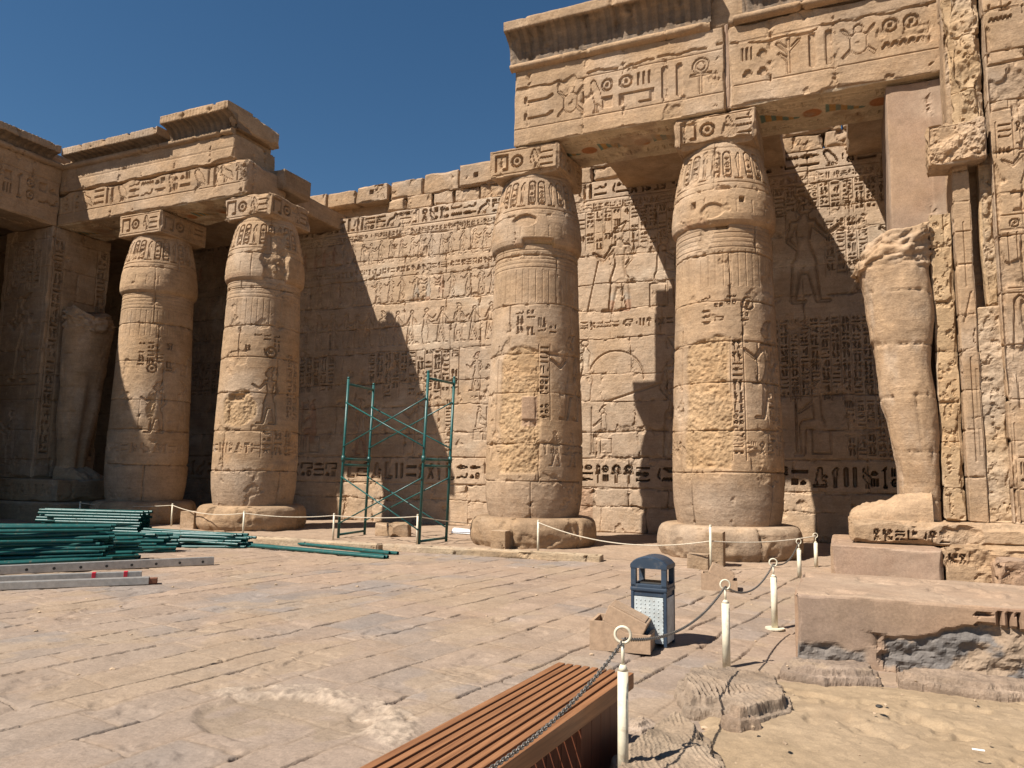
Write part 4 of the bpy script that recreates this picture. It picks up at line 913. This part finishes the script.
# ------------------------------------------------------------------ SAND AND ROCKS (right foreground)
def poly_dist(X, Y, P):
    P = np.array(P); inside = np.zeros(X.shape, bool); d = np.full(X.shape, 9.)
    for (x0, y0), (x1, y1) in zip(P, np.roll(P, -1, 0)):
        c = ((y0 > Y) != (y1 > Y)) & (X < (x1 - x0) * (Y - y0) / (y1 - y0 + 1e-12) + x0); inside ^= c
        dx, dy = x1 - x0, y1 - y0; t = np.clip(((X - x0) * dx + (Y - y0) * dy) / (dx * dx + dy * dy + 1e-12), 0, 1)
        d = np.minimum(d, np.hypot(X - x0 - t * dx, Y - y0 - t * dy))
    return np.where(inside, d, -d)
def sand():
    xs = np.arange(-1.6, 3.6, .014); ys = np.concatenate([np.arange(-1, 3, .05), np.arange(3, 7.3, .014)]); X, Y = np.meshgrid(xs, ys)
    P = [(-.72, -1), (-.78, 3.0), (-.95, 3.9), (-1.02, 4.6), (-.98, 5.1), (-1.02, 5.5), (-.98, 6.2), (-.55, 6.7), (-.42, 7.3), (3.6, 7.4), (3.6, -1)]
    d = poly_dist(X, Y, P) + .10 * (fbm(X * 3, Y * 3, 3, 3) - .5)
    n = fbm(X * 1.2, Y * 1.2, 4, 6); nf = fbm(X * 9, Y * 9, 4, 7)
    z = -.12 + .15 * sst(-.16, .22, d) + .05 * sst(.2, 1.2, d) + .05 * (n - .5) + .016 * (nf - .5) + .012 * (fbm(X * 26, Y * 26, 2, 8) - .5) - .03 * sst(.6, .72, fbm(X * 4.2, Y * 4.2, 3, 19)) - .05 * sst(5.6, 7.2, Y)
    z -= .10 * sst(.55, 0, np.abs(X - .1) / 1.2) * sst(5.9, 5.2, Y) * sst(3.5, 4.6, Y) * .35
    c = np.ones(X.shape + (3,)) * np.array([.41, .303, .187]); k = sst(.5, .7, n)[..., None] * .5; c = c * (1 - k) + np.array([.40, .30, .195]) * k
    c *= (1 + .25 * (nf - .5))[..., None]
    tag(link('sand', mesh_np('sand', np.stack([X, Y, z], -1).reshape(-1, 3), grid_faces(*X.shape), c.reshape(-1, 3)), M['sand']), kind='structure')
sand()
def rock(loc, pts, h, seed, label, name='layered_rock', strat=(1., .35), col=(.37, .29, .215), nl=7, tilt=(0, 0), res=.009, rough=1., group=None):
    """weathered bedded slab: outline pts (world xy), level top eroded into ridges, broken stepped edge"""
    P = np.array(pts); lo = P.min(0) - .08; hi = P.max(0) + .08
    xs = np.arange(lo[0], hi[0] + res, res); ys = np.arange(lo[1], hi[1] + res, res); X, Y = np.meshgrid(xs, ys)
    nd = fbm(X * 9, Y * 9, 5, seed, .6) - .5; nb = fbm(X * 3, Y * 3, 4, seed + 3) - .5
    d = poly_dist(X, Y, pts) + .16 * nb + .04 * nd
    a = math.atan2(strat[1], strat[0]); along = X * math.cos(a) + Y * math.sin(a); acr = -X * math.sin(a) + Y * math.cos(a)
    wv = acr + .16 * (fbm(along * 2.0, acr * 2.0, 4, seed + 1) - .5) + .02 * nd
    ph = wv * 26 * (nl / 7); fr = ph - np.floor(ph); amp = n2(along * 2.2, np.floor(ph) * 5.1, seed)
    rm = sst(.44, .62, fbm(X * 2.6, Y * 2.6, 3, seed + 2))
    ridge = (sst(0, .75, fr) - sst(.75, 1., fr)) * amp * rm
    lay = 2; t = np.clip(d / .11, 0, 1) * lay; step = (np.floor(t) + sst(.0, .35, t - np.floor(t))) / lay      # stepped broken rim
    z = h * np.clip(step, 0, 1) * (1 + .5 * nb) + .045 * rough * ridge * sst(.02, .10, d) + .03 * nd + .012 * (fbm(X * 30, Y * 30, 2, seed + 5) - .5)
    z += (X - loc[0]) * tilt[0] + (Y - loc[1]) * tilt[1]
    z = np.where(d < 0, -.12, z)
    c = np.ones(X.shape + (3,)) * np.array(col) * (.92 + .30 * (ridge - .3) + .5 * nd)[..., None]
    snd = (sst(.50, .58, fbm(X * 2.6, Y * 2.6, 4, seed + 8) + .1 * nd) * sst(.04, .12, d))[..., None] * .8; c = c * (1 - snd) + np.array([.375, .28, .19]) * snd
    keep = d > -.03
    idx = -np.ones(X.shape, int); idx[keep] = np.arange(keep.sum())
    F = grid_faces(*X.shape); kk = idx.ravel()[F]; F = kk[(kk >= 0).all(1)]
    V = np.stack([X - loc[0], Y - loc[1], z], -1)[keep]
    o = link(name, mesh_np(name, V, F, c[keep], smooth=False), M['rock']); o.location = (loc[0], loc[1], loc[2] if len(loc) > 2 else 0)
    return tag(o, label, 'rock', group)
rock((-.75, 5.75, .0), [(-1.06, 5.22), (-1.16, 5.8), (-1.10, 6.25), (-.85, 6.45), (-.50, 6.30), (-.40, 5.85), (-.38, 5.5), (-.50, 5.32), (-.62, 5.1), (-.72, 5.28), (-.85, 5.3)], .13, 31, 'thin bedded grey brown rock with an overhanging edge below the pedestal corner', strat=(.55, -1.), rough=.7, col=(.37, .285, .205))
rock((-.62, 5.12, .04), [(-.80, 5.08), (-.76, 5.22), (-.60, 5.24), (-.5, 5.12), (-.64, 5.0)], .13, 36, 'small rounded light stone at the edge of the sand', nl=4, rough=.3, col=(.34, .25, .175))
rock((-.82, 4.3, .06), [(-1.06, 3.4), (-1.15, 4.1), (-1.14, 4.55), (-1.02, 4.85), (-.84, 4.72), (-.68, 4.4), (-.50, 3.95), (-.46, 3.2), (-.85, 3.0)], .12, 41, 'smooth banded slab of rock beside the foot of the nearest post', strat=(.40, -1.), nl=11, rough=.22, col=(.38, .29, .20))
rock((-.1, 6.85, .02), [(-.55, 6.55), (-.48, 6.95), (-.2, 7.12), (.18, 7.1), (.22, 6.72), (-.2, 6.5)], .085, 51, 'low flat rock lying against the left foot of the near pedestal', strat=(1, .1), rough=.8, col=(.33, .25, .185))
rock((.85, 6.85, .04), [(.3, 6.7), (.32, 6.95), (.9, 7.1), (1.7, 7.15), (1.8, 6.75), (.9, 6.62)], .075, 56, 'long thin stone slab half buried in sand along the pedestal', strat=(1, .05), nl=3, rough=.4, col=(.37, .275, .195))
rock((-1.28, 5.0, -.02), [(-1.42, 4.85), (-1.4, 5.1), (-1.25, 5.2), (-1.12, 5.05), (-1.2, 4.82)], .05, 58, 'small pale broken paving fragment behind the bench end', nl=3, rough=.5, col=(.42, .33, .25))
def pebbles():
    R = random.Random(4); bm = bmesh.new()
    for i in range(125):
        if i < 30: x, y, z = R.uniform(-.6, 2.0), R.uniform(4.2, 6.8), .10
        else: x, y, z = R.uniform(-9, -.5), R.uniform(4, 19), .0
        r = R.uniform(.006, .018) * (.8 if i < 30 else 1.3)
        if i >= 30 and y > 13: r *= 1.6
        m = Matrix.Translation((x, y, z + r * .2)) @ Matrix.Rotation(R.random() * 6, 4, 'Z') @ Matrix.Diagonal((r * R.uniform(.8, 1.6), r, r * .6, 1))
        bmesh.ops.create_icosphere(bm, subdivisions=1, radius=1, matrix=m)
    for v in bm.verts: v.co += Vector((R.uniform(-1, 1), R.uniform(-1, 1), R.uniform(-1, 1))) * .0025
    o = bm_obj('pebbles', bm, flat_mat('pebble_stone', (.36, .26, .17), .9, 0, 3, .4)); tag(o, kind='stuff', label='loose pebbles scattered over sand and paving', cat='pebbles')
pebbles()

# ------------------------------------------------------------------ BENCH
def bench():
    o = Vector((-1.415, 4.52, 0)); H = .45
    root = empty('park_bench', o, 'brown slatted wooden bench running out of the bottom of the picture', 'bench', rz=math.radians(-3.9))
    W, L = .485, 2.9; ns = 7; gap = .016; apr = .045
    sw = (W - 2 * apr - gap * (ns + 1)) / ns
    for k in range(ns):
        x0 = -W / 2 + apr + gap + k * (sw + gap); bm = bmesh.new(); bbox(bm, x0, x0 + sw, -L, 0, H - .035, H, .004); bm_obj('slat', bm, M['wood'], root)
    for s in (-1, 1):
        bm = bmesh.new(); a = s * W / 2; b = s * (W / 2 - apr); bbox(bm, min(a, b), max(a, b), -L, 0, H - .088, H, .005); bm_obj('side_rail', bm, M['wood'], root)
    bm = bmesh.new(); bbox(bm, -W / 2 + apr, W / 2 - apr, -.10, -.03, H - .10, H - .038, .003); bm_obj('cross_rail', bm, M['wood_dark'], root)
    for y in (-.42, -L + .62):
        bm = bmesh.new(); n = 4; pw = .56 / n
        for k in range(n):
            for s in (-1, 1):
                xx = s * (W / 2 - .06); bbox(bm, xx - .014, xx + .014, y - .28 + k * pw + .0012, y - .28 + (k + 1) * pw - .0012, 0, H - .087, .003)
        for e in (-1, 1):
            for k in range(4): bbox(bm, -.168 + k * .0845, -.168 + k * .0845 + .082, y + e * .262 - .014, y + e * .262 + .014, 0, H - .09, .003)
        bm_obj('leg', bm, M['wood_dark'], root)
bench()

# ------------------------------------------------------------------ POSTS, CHAINS, ROPES
def bollard_parts(root, h, plate):
    b = bmesh.new(); r = .033 if h < .8 else .027; tube(b, (0, 0, 0), (0, 0, h * .735), r, 18); tube(b, (0, 0, h * .735), (0, 0, h * .77), r, 18, .014)
    bm_obj('post', b, M['cream'], root, True)
    b = bmesh.new(); tube(b, (0, 0, h * .76), (0, 0, h * .89), .0085, 10); bm_obj('neck', b, M['cream'], root, True)
    b = bmesh.new(); torus_bm(b, Matrix.Translation((0, 0, h * .94)) @ Matrix.Rotation(math.radians(90), 4, 'X') @ Matrix.Rotation(math.radians(0), 4, 'Z'), .040, .0075, 24, 8); bm_obj('ring', b, M['cream'], root, True)
    if plate:
        b = bmesh.new(); tube(b, (0, 0, .0), (0, 0, .014), .10, 28); bm_obj('base_plate', b, M['cream'], root)
BG = 'cream chain posts along the visitor path'
bol = []
for (x, y, h, lab, pl, rz) in [(-1.06, 3.85, .86, 'nearest cream post with a ring beside the bench end', True, .1), (-.96, 6.75, .74, 'cream ring post standing right of the bin', False, .3), (-.73, 8.71, .74, 'cream ring post on a round base plate left of the near pedestal', True, .2),
                        (-.70, 13.09, .62, 'cream ring post just behind the corner of the near pedestal', False, .5), (-.50, 14.6, .62, 'farthest cream ring post in the shaded gap beside the statue plinth', False, .4)]:
    r = empty('chain_post', (x, y, -.01), lab, 'post', BG, rz); bollard_parts(r, h, pl); bol.append(Vector((x, y, h * .905)))
def sag(a, b, s, n): return [a.lerp(b, t) - Vector((0, 0, s * 4 * t * (1 - t))) for t in [i / n for i in range(n + 1)]]
def chain(a, b, s, label, lk=.030):
    ctr = (a + b) / 2; n = max(6, int(((b - a).length + s) / (lk * .74))); pts = sag(a, b, s, n); bm = bmesh.new()
    for i in range(n):
        p, q = pts[i], pts[i + 1]; d = (q - p).normalized(); m = d.to_track_quat('X', 'Z').to_matrix().to_4x4(); m = m @ Matrix.Rotation(math.pi / 2 * (i % 2) + .3, 4, 'X'); m.translation = (p + q) / 2 - ctr
        torus_bm(bm, m, lk * .30, lk * .085, 12, 5, 1.8)
    o = bm_obj('chain', bm, M['chain'], None, True); o.location = ctr; tag(o, label, 'chain')
chain(Vector((-1.17, 1.6, .72)), bol[0] - Vector((0, 0, .012)), .13, 'steel chain hanging over the bench from the nearest post')
chain(bol[0], bol[1], .13, 'steel chain sagging in front of the bin between the two nearest posts')
chain(bol[1], bol[2], .15, 'steel chain between the post by the bin and the post on the round plate')
chain(bol[2], bol[3], .12, 'thin chain from the plate post back to the pedestal corner', .028)
PG = 'thin rope posts in front of the columns'
rp = []
for (x, y, h, lab) in [(-19.6, 14.6, .6, 'thin post in front of the shaded statue pedestal'), (-16.7, 15.16, .61, 'thin pale post in front of the farthest left column'), (-12.82, 13.71, .6, 'thin pale post in front of the second left column'),
                       (-10.65, 14.22, .6, 'thin pale post left of the scaffold'), (-8.44, 14.2, .66, 'thin pale post touching the right leg of the scaffold'), (-5.56, 13.99, .66, 'thin pale post in front of the column base right of the scaffold'), (-2.09, 13.11, .76, 'thin pale post in front of the nearest column')]:
    r = empty('rope_post', (x, y, 0), lab, 'post', PG)
    b = bmesh.new(); tube(b, (0, 0, 0), (0, 0, h), .022, 12); bm_obj('post', b, M['cream'], r, True)
    b = bmesh.new(); tube(b, (0, 0, h), (0, 0, h + .02), .027, 12, .016); bm_obj('cap', b, M['cream'], r, True)
    rp.append(Vector((x, y, h - .03)))
def rope(a, b, s, label):
    bm = bmesh.new(); c = (a + b) / 2; path_tube(bm, [p - c for p in sag(a, b, s, 20)], .011, 6); o = bm_obj('rope', bm, M['rope'], None, True); o.location = c; tag(o, label, 'rope')
rope(rp[0], rp[1], .06, 'pale rope in front of the gap beside the farthest left column'); rope(rp[1], rp[2], .12, 'pale rope between the posts of the two left columns')
rope(rp[2], rp[3], .06, 'pale rope from the second left column to the scaffold'); rope(rp[3], rp[4], .04, 'pale rope running behind the scaffold legs')
rope(rp[4], Vector((-8.0, 16.6, .35)), .03, 'pale rope end dropping to the white sheet beside the scaffold')
rope(rp[5], rp[6] - Vector((0, 0, .22)), .22, 'pale rope sagging between the two right columns'); rope(rp[6] - Vector((0, 0, .22)), bol[4], .06, 'pale rope from the nearest column to the farthest ring post')

# ------------------------------------------------------------------ BIN
def bin_():
    root = empty('litter_bin', (-1.735, 7.40, 0), 'dark blue grey litter bin with arched hood and pale studded panels', 'bin', rz=math.radians(-3))
    w, d, z1, z2, zt = .175, .155, .50, .545, .83
    bm = bmesh.new()
    for sx in (-1, 1):
        for sy in (-1, 1): bbox(bm, sx * w - .030 * (sx > 0), sx * w + .030 * (sx < 0), sy * d - .03 * (sy > 0), sy * d + .03 * (sy < 0), 0, z1, .006)
    bbox(bm, -w + .02, w - .02, -d + .02, d - .02, .02, z1 - .004, .004); bbox(bm, -w - .006, w + .006, -d - .006, d + .006, z1, z2 - .006, .012)
    bbox(bm, -w + .012, w - .012, -d + .008, d - .008, z1 - .045, z1 - .002, .003)
    bm_obj('body', bm, M['bluegrey'], root)
    for nm, fx in (('front', 0), ('right', 1), ('left', 2), ('back', 3)):
        bm = bmesh.new()
        if fx in (0, 3):
            s = -1 if fx == 0 else 1; y = s * (d - .012); bbox(bm, -w + .034, w - .034, min(y, y + s * .010), max(y, y + s * .010), .03, z1 - .05, .003)
            for i in range(7):
                for j in range(11):
                    bmesh.ops.create_icosphere(bm, subdivisions=1, radius=.0075, matrix=Matrix.Translation((-w + .055 + i * .043, y + s * .010, .06 + j * .036)))
        else:
            s = 1 if fx == 1 else -1; x = s * (w - .012); bbox(bm, min(x, x + s * .010), max(x, x + s * .010), -d + .034, d - .034, .03, z1 - .05, .003)
        bm_obj('panel', bm, M['panel'], root)
    bm = bmesh.new()
    for sx in (-1, 1):
        for sy in (-1, 1): bbox(bm, sx * w - .052 * (sx > 0), sx * w + .052 * (sx < 0), sy * d - .045 * (sy > 0), sy * d + .045 * (sy < 0), z2 - .008, zt - .075, .005)
    bbox(bm, -w, w, -d, d, z2 - .010, z2 + .022, .006)
    # arched roof
    n = 14; rows = []
    for i in range(n + 1):
        t = -1 + 2 * i / n; x = t * (w + .004); zc = zt - .055 * t * t - .018 * abs(t) ** 6
        rows.append([bm.verts.new((x, -d - .004, zt - .115)), bm.verts.new((x, -d - .004, zc - .012)), bm.verts.new((x, -d + .02, zc)), bm.verts.new((x, d - .02, zc)), bm.verts.new((x, d + .004, zc - .012)), bm.verts.new((x, d + .004, zt - .115))])
    for A, B in zip(rows, rows[1:]):
        for k in range(6): bm.faces.new((A[k], B[k], B[(k + 1) % 6], A[(k + 1) % 6]))
    bm.faces.new(rows[0]); bm.faces.new(rows[-1][::-1])
    bm_obj('hood', bm, M['bluegrey'], root)
    bm = bmesh.new(); bbox(bm, -w + .05, w - .05, -d + .05, d - .05, z2 + .0, z2 + .035, .004); bm_obj('liner_rim', bm, M['dark'], root)
bin_()

# ------------------------------------------------------------------ LAMP BOXES AND SMALL BLOCKS
def lamp_box(x, y, s, rz, label, tilt):
    root = empty('floodlight_housing', (x, y, 0), label, 'floodlight', 'ground floodlights in stone coloured boxes', rz)
    bm = bmesh.new(); L, W, H = .29 * s, .21 * s, .27 * s
    # trough with one low side: wedge shaped walls
    for sy in (-1, 1):
        y0, y1 = sorted((sy * W, sy * (W - .03 * s))); pts = [(-L, 0), (L, 0), (L, H * .62), (L * .2, H * .66), (-L * .55, H), (-L, H)]
        vs = [[bm.verts.new((px, yy, pz)) for px, pz in pts] for yy in (y0, y1)]
        bm.faces.new(vs[0]); bm.faces.new(vs[1][::-1])
        for k in range(6): bm.faces.new((vs[0][k], vs[0][(k + 1) % 6], vs[1][(k + 1) % 6], vs[1][k]))
    bbox(bm, -L, -L + .03 * s, -W + .031 * s, W - .031 * s, 0, H - .004); bbox(bm, L - .03 * s, L - .002, -W + .031 * s, W - .031 * s, 0, H * .61); bbox(bm, -L + .03, L - .03, -W + .031 * s, W - .031 * s, 0, .05)
    bm_obj('trough', bm, M['brown'], root)
    bm = bmesh.new(); m = Matrix.Translation((.04 * s, 0, H * .98)) @ Matrix.Rotation(tilt, 4, 'Y')
    bbox(bm, -.20 * s, .20 * s, -W * .80, W * .80, -.085 * s, .085 * s, .008, m); lam = bm_obj('lamp_case', bm, M['brown'], root)
    bm = bmesh.new(); bbox(bm, -.17 * s, .17 * s, -W * .66, W * .66, .086 * s, .094 * s, .002, m); bm_obj('lamp_glass', bm, M['brown'], lam)
lamp_box(-1.945, 7.08, .96, math.radians(6), 'stone coloured lamp box with tilted case in front of the bin', math.radians(24))
lamp_box(-1.68, 11.25, .85, math.radians(8), 'smaller tilted lamp box at the foot of the nearest column', math.radians(26))
def block(name, x, y, sx, sy, sz, label, seed, rz=0, col=BASE * .85, cat='block', chip=.012, z=0):
    o = stone_box(name, -sx / 2, sx / 2, -sy / 2, sy / 2, -.02, sz, .025, None, None, None, chip=chip, seed=seed, fine=('-y', '+x', '+z', '-x'), base=col, rough=.006, loss=.9); o.location = (x, y, z); o.rotation_euler = (0, 0, rz); return tag(o, label, cat)
block('lamp_block', -2.12, 13.85, .30, .30, .62, 'small square brown block standing against the nearest column base', 11)
block('lamp_block', -2.35, 13.45, .36, .25, .26, 'low brown block in front of the square one at the nearest column', 12)
block('lamp_block', -15.75, 14.95, .48, .32, .46, 'small brown cube left of the second left column base', 13)
block('lamp_block', -6.6, 14.5, .34, .30, .40, 'small brown cube against the base right of the scaffold', 14)
for i, (x, y, s, lab) in enumerate([(-10.35, 15.9, .46, 'left one of the two rough stones lying under the scaffold'), (-9.85, 15.75, .52, 'right one of the two rough stones lying under the scaffold'), (-13.75, 13.9, .4, 'small pale rubble heap at the foot of the second left column')]):
    block('rubble_stone', x, y, s, s * .7, s * .72 if i < 2 else .12, lab, 30 + i, .4 * i, BASE * .9, 'stone', .12)
# white sheet and cable by the wall foot
def sheet():
    xs = np.linspace(-.75, .75, 60); ys = np.linspace(-.16, .16, 16); X, Y = np.meshgrid(xs, ys)
    z = .03 + .13 * (1 - (Y / .17) ** 2) * (.7 + .5 * fbm(X * 4, Y * 8, 3, 5)); me = mesh_np('sheet', np.stack([X, Y, z], -1).reshape(-1, 3), grid_faces(*X.shape))
    o = link('rolled_sheet', me, M['white']); o.location = (-8.5, 17.4, 0); tag(o, 'crumpled white plastic roll lying left of the column base near the wall', 'plastic sheet')
sheet()

# ------------------------------------------------------------------ SCAFFOLD TOWER
def scaffold():
    root = empty('scaffold_tower', (-9.7, 14.9, 0), 'standing green scaffold tower with crossed braces in front of the wall', 'scaffold')
    o = Vector((-9.7, 14.9, 0)); A0, A1 = Vector((-10.86, 14.69, 0)) - o, Vector((-11.0, 15.95, 0)) - o; B0, B1 = Vector((-8.42, 14.25, 0)) - o, Vector((-8.36, 15.35, 0)) - o; h = 3.76
    lean = Vector((.03, .0, 0)); U = lambda p, z: p + Vector((lean.x * z, 0, z))
    for P, Q in ((A0, A1), (B0, B1)):
        bm = bmesh.new()
        for p in (P, Q): tube(bm, p, U(p, h), .032, 10)
        for z in (.10, 1.72, 1.86, h - .12): tube(bm, U(P, z), U(Q, z), .028, 8)
        fr = bm_obj('end_frame', bm, M['green'], root, True)
        for p in (P, Q):
            bm = bmesh.new(); tube(bm, U(p, 1.80), U(p, 1.94), .046, 10); bm_obj('coupling', bm, M['green'], fr, True); bm = bmesh.new(); tube(bm, U(p, h), U(p, h + .05), .030, 10); bm_obj('spigot', bm, M['green'], fr, True)
    for (p, q) in ((A0, B0), (A1, B1)):
        for z0, z1 in ((.35, 1.45), (2.15, 3.2)):
            for a, b in ((z0, z1), (z1, z0)):
                bm = bmesh.new(); tube(bm, U(p, a) + Vector((0, -.045, 0)), U(q, b) + Vector((0, -.045 if a < b else -.075, 0)), .017, 6); bm_obj('cross_brace', bm, M['green'], root, True)
scaffold()

# ------------------------------------------------------------------ PILES OF GREEN SCAFFOLD POLES
def pole_mesh(L, r):
    bm = bmesh.new(); seg = 10
    tube(bm, (0, 0, 0), (L, 0, 0), r, seg, cap=False); tube(bm, (.002, 0, 0), (L - .002, 0, 0), r * .82, seg, cap=False)
    for x in (0, L):   # rim
        pass
    tube(bm, (.05, 0, 0), (L - .05, 0, 0), r * .80, 6)
    me = bpy.data.meshes.new('pole'); bmesh.ops.recalc_face_normals(bm, faces=bm.faces); bm.to_mesh(me); bm.free()
    for p in me.polygons: p.use_smooth = True
    me.materials.append(M['green']); return me
PM = {}
def pile(x, y, ang, L, nw, nh, r, label, group, seed, spread=.12, z0=0., jit=.25):
    R = random.Random(seed); d = Vector((math.cos(ang), math.sin(ang), 0)); s = Vector((-math.sin(ang), math.cos(ang), 0))
    for k in range(nh):
        for i in range(max(1, nw - (k // 3))):
            Lq = round(L * R.choice((1, 1, .92, .8)), 2)
            if (Lq, r) not in PM: PM[(Lq, r)] = pole_mesh(Lq, r)
            o = bpy.data.objects.new('scaffold_pole', PM[(Lq, r)]); COL.objects.link(o)
            p = Vector((x, y, 0)) - d * (R.uniform(0, jit)) - s * ((i - nw / 2) * r * 2.35) ; p.z = z0 + r + k * r * 1.95
            a2 = ang + R.uniform(-1, 1) * spread * .35 + math.pi
            o.location = p; o.rotation_euler = (R.uniform(0, 6.28), R.uniform(-.5, .5) * min(.05, spread * .14), a2); tag(o, label, 'scaffold pole', group)
pile(-10.98, 8.86, math.radians(47), 3.4, 8, 12, .028, 'dark green pole in the large near stack at the left edge', 'green poles of the large near stack', 1, .3, jit=.35)
pile(-11.3, 9.7, math.radians(54), 3.4, 6, 7, .028, 'green pole lying crosswise behind the large near stack', 'green poles behind the near stack', 2, .5)
pile(-14.6, 12.5, math.radians(18), 2.5, 8, 10, .031, 'green pole in the tidy stack in front of the farthest left column', 'green poles of the tidy rear stack', 3, .12, jit=.10)
pile(-11.75, 10.9, math.radians(35), 2.2, 6, 6, .030, 'green pole in the low loose stack in the middle', 'green poles of the low middle stack', 4, .7, jit=.45)
pile(-11.1, 12.1, math.radians(12), 2.3, 7, 5, .028, 'green pole in the flat stack before the second left column', 'green poles of the flat right stack', 5, .5, jit=.5)
pile(-7.75, 12.45, math.radians(-11), 3.6, 2, 1, .034, 'long green pole lying flat on the paving toward the scaffold', 'green poles lying flat on the paving', 6, .06, jit=.3)
pile(-7.6, 11.9, math.radians(-4), 4.6, 3, 1, .034, 'long green pole lying flat on the paving toward the scaffold', 'green poles lying flat on the paving', 7, .06, jit=.3)

def plank(name, p0, p1, w, h, label, mat, holes=0, seed=0):
    p0 = Vector(p0); p1 = Vector(p1); d = p1 - p0; L = d.length; root = empty(name, p0, label, 'plank', None, math.atan2(d.y, d.x))
    bm = bmesh.new(); n = max(1, int(L / .3)); bbox(bm, 0, L, -w / 2, w / 2, .004, h, .006); bm_obj('beam', bm, M[mat], root)
    if holes:
        bm = bmesh.new()
        for i in range(holes): tube(bm, (L * (i + .5) / holes, -w / 2 - .002, h * .45), (L * (i + .5) / holes, -w / 2 + .01, h * .45), h * .17, 10)
        bm_obj('hole_row', bm, M['dark'], root)
    return root
plank('metal_plank', (-12.6, 5.75, 0), (-9.72, 9.75, 0), .10, .13, 'long pale metal plank with a row of round holes below the green stack', 'alu', 14)
r = plank('metal_rail', (-11.3, 5.2, 0), (-8.85, 7.72, 0), .12, .10, 'nearest pale metal rail lying on the paving at the left edge', 'alu')
b = bmesh.new(); bbox(b, 3.5, 3.62, -.05, .05, .01, .085, .01); bm_obj('end_plug', b, flat_mat('rusty_wood', (.16, .06, .03), .8, 0, 20, .3), r)
r = plank('metal_rail', (-11.6, 5.5, 0), (-9.3, 7.98, 0), .10, .12, 'grey blue metal rail with red tape behind the nearest rail', 'alu')
for x in (2.75, 3.15):
    b = bmesh.new(); bbox(b, x, x + .05, -.054, .054, .003, .124, .003); bm_obj('tape', b, M['red'], r)
# worn timbers edging the floor of the colonnade
for i, (a, c) in enumerate([((-13.4, 12.9), (-8.7, 13.2)), ((-8.6, 13.22), (-4.1, 13.5))]):
    L = math.dist(a, c); o = stone_box('edging_beam', 0, L, -.13, .13, -.03, .13, .03, {'+z': lambda f: [f.box(f.u0 + .2 + k * .42, f.u0 + .36 + k * .42, -.05, .05, .04) for k in range(11)] and None, '-y': lambda f: None}, M['stone'], None, chip=.03, seed=70 + i, fine=('-y', '+z', '+x'), base=np.array([.40, .31, .21]), rough=.02)
    o.location = (*a, 0); o.rotation_euler = (0, 0, math.atan2(c[1] - a[1], c[0] - a[0])); tag(o, ['left length of the notched worn edging beam below the scaffold', 'right length of the notched worn edging beam reaching the second right column'][i], 'edging')
# litter on the sand
b = bmesh.new(); bmesh.ops.create_icosphere(b, subdivisions=2, radius=.018, matrix=Matrix.Diagonal((1.3, 1, .6, 1))); o = bm_obj('litter', b, M['dark']); o.location = (.16, 5.62, .14); tag(o, 'small black and white scrap lying on the sand', 'litter')
b = bmesh.new(); bbox(b, -.03, .03, -.008, .008, 0, .006, .002); o = bm_obj('litter', b, M['white']); o.location = (.62, 4.95, .15); tag(o, 'thin white paper scrap on the sand at lower right', 'litter')
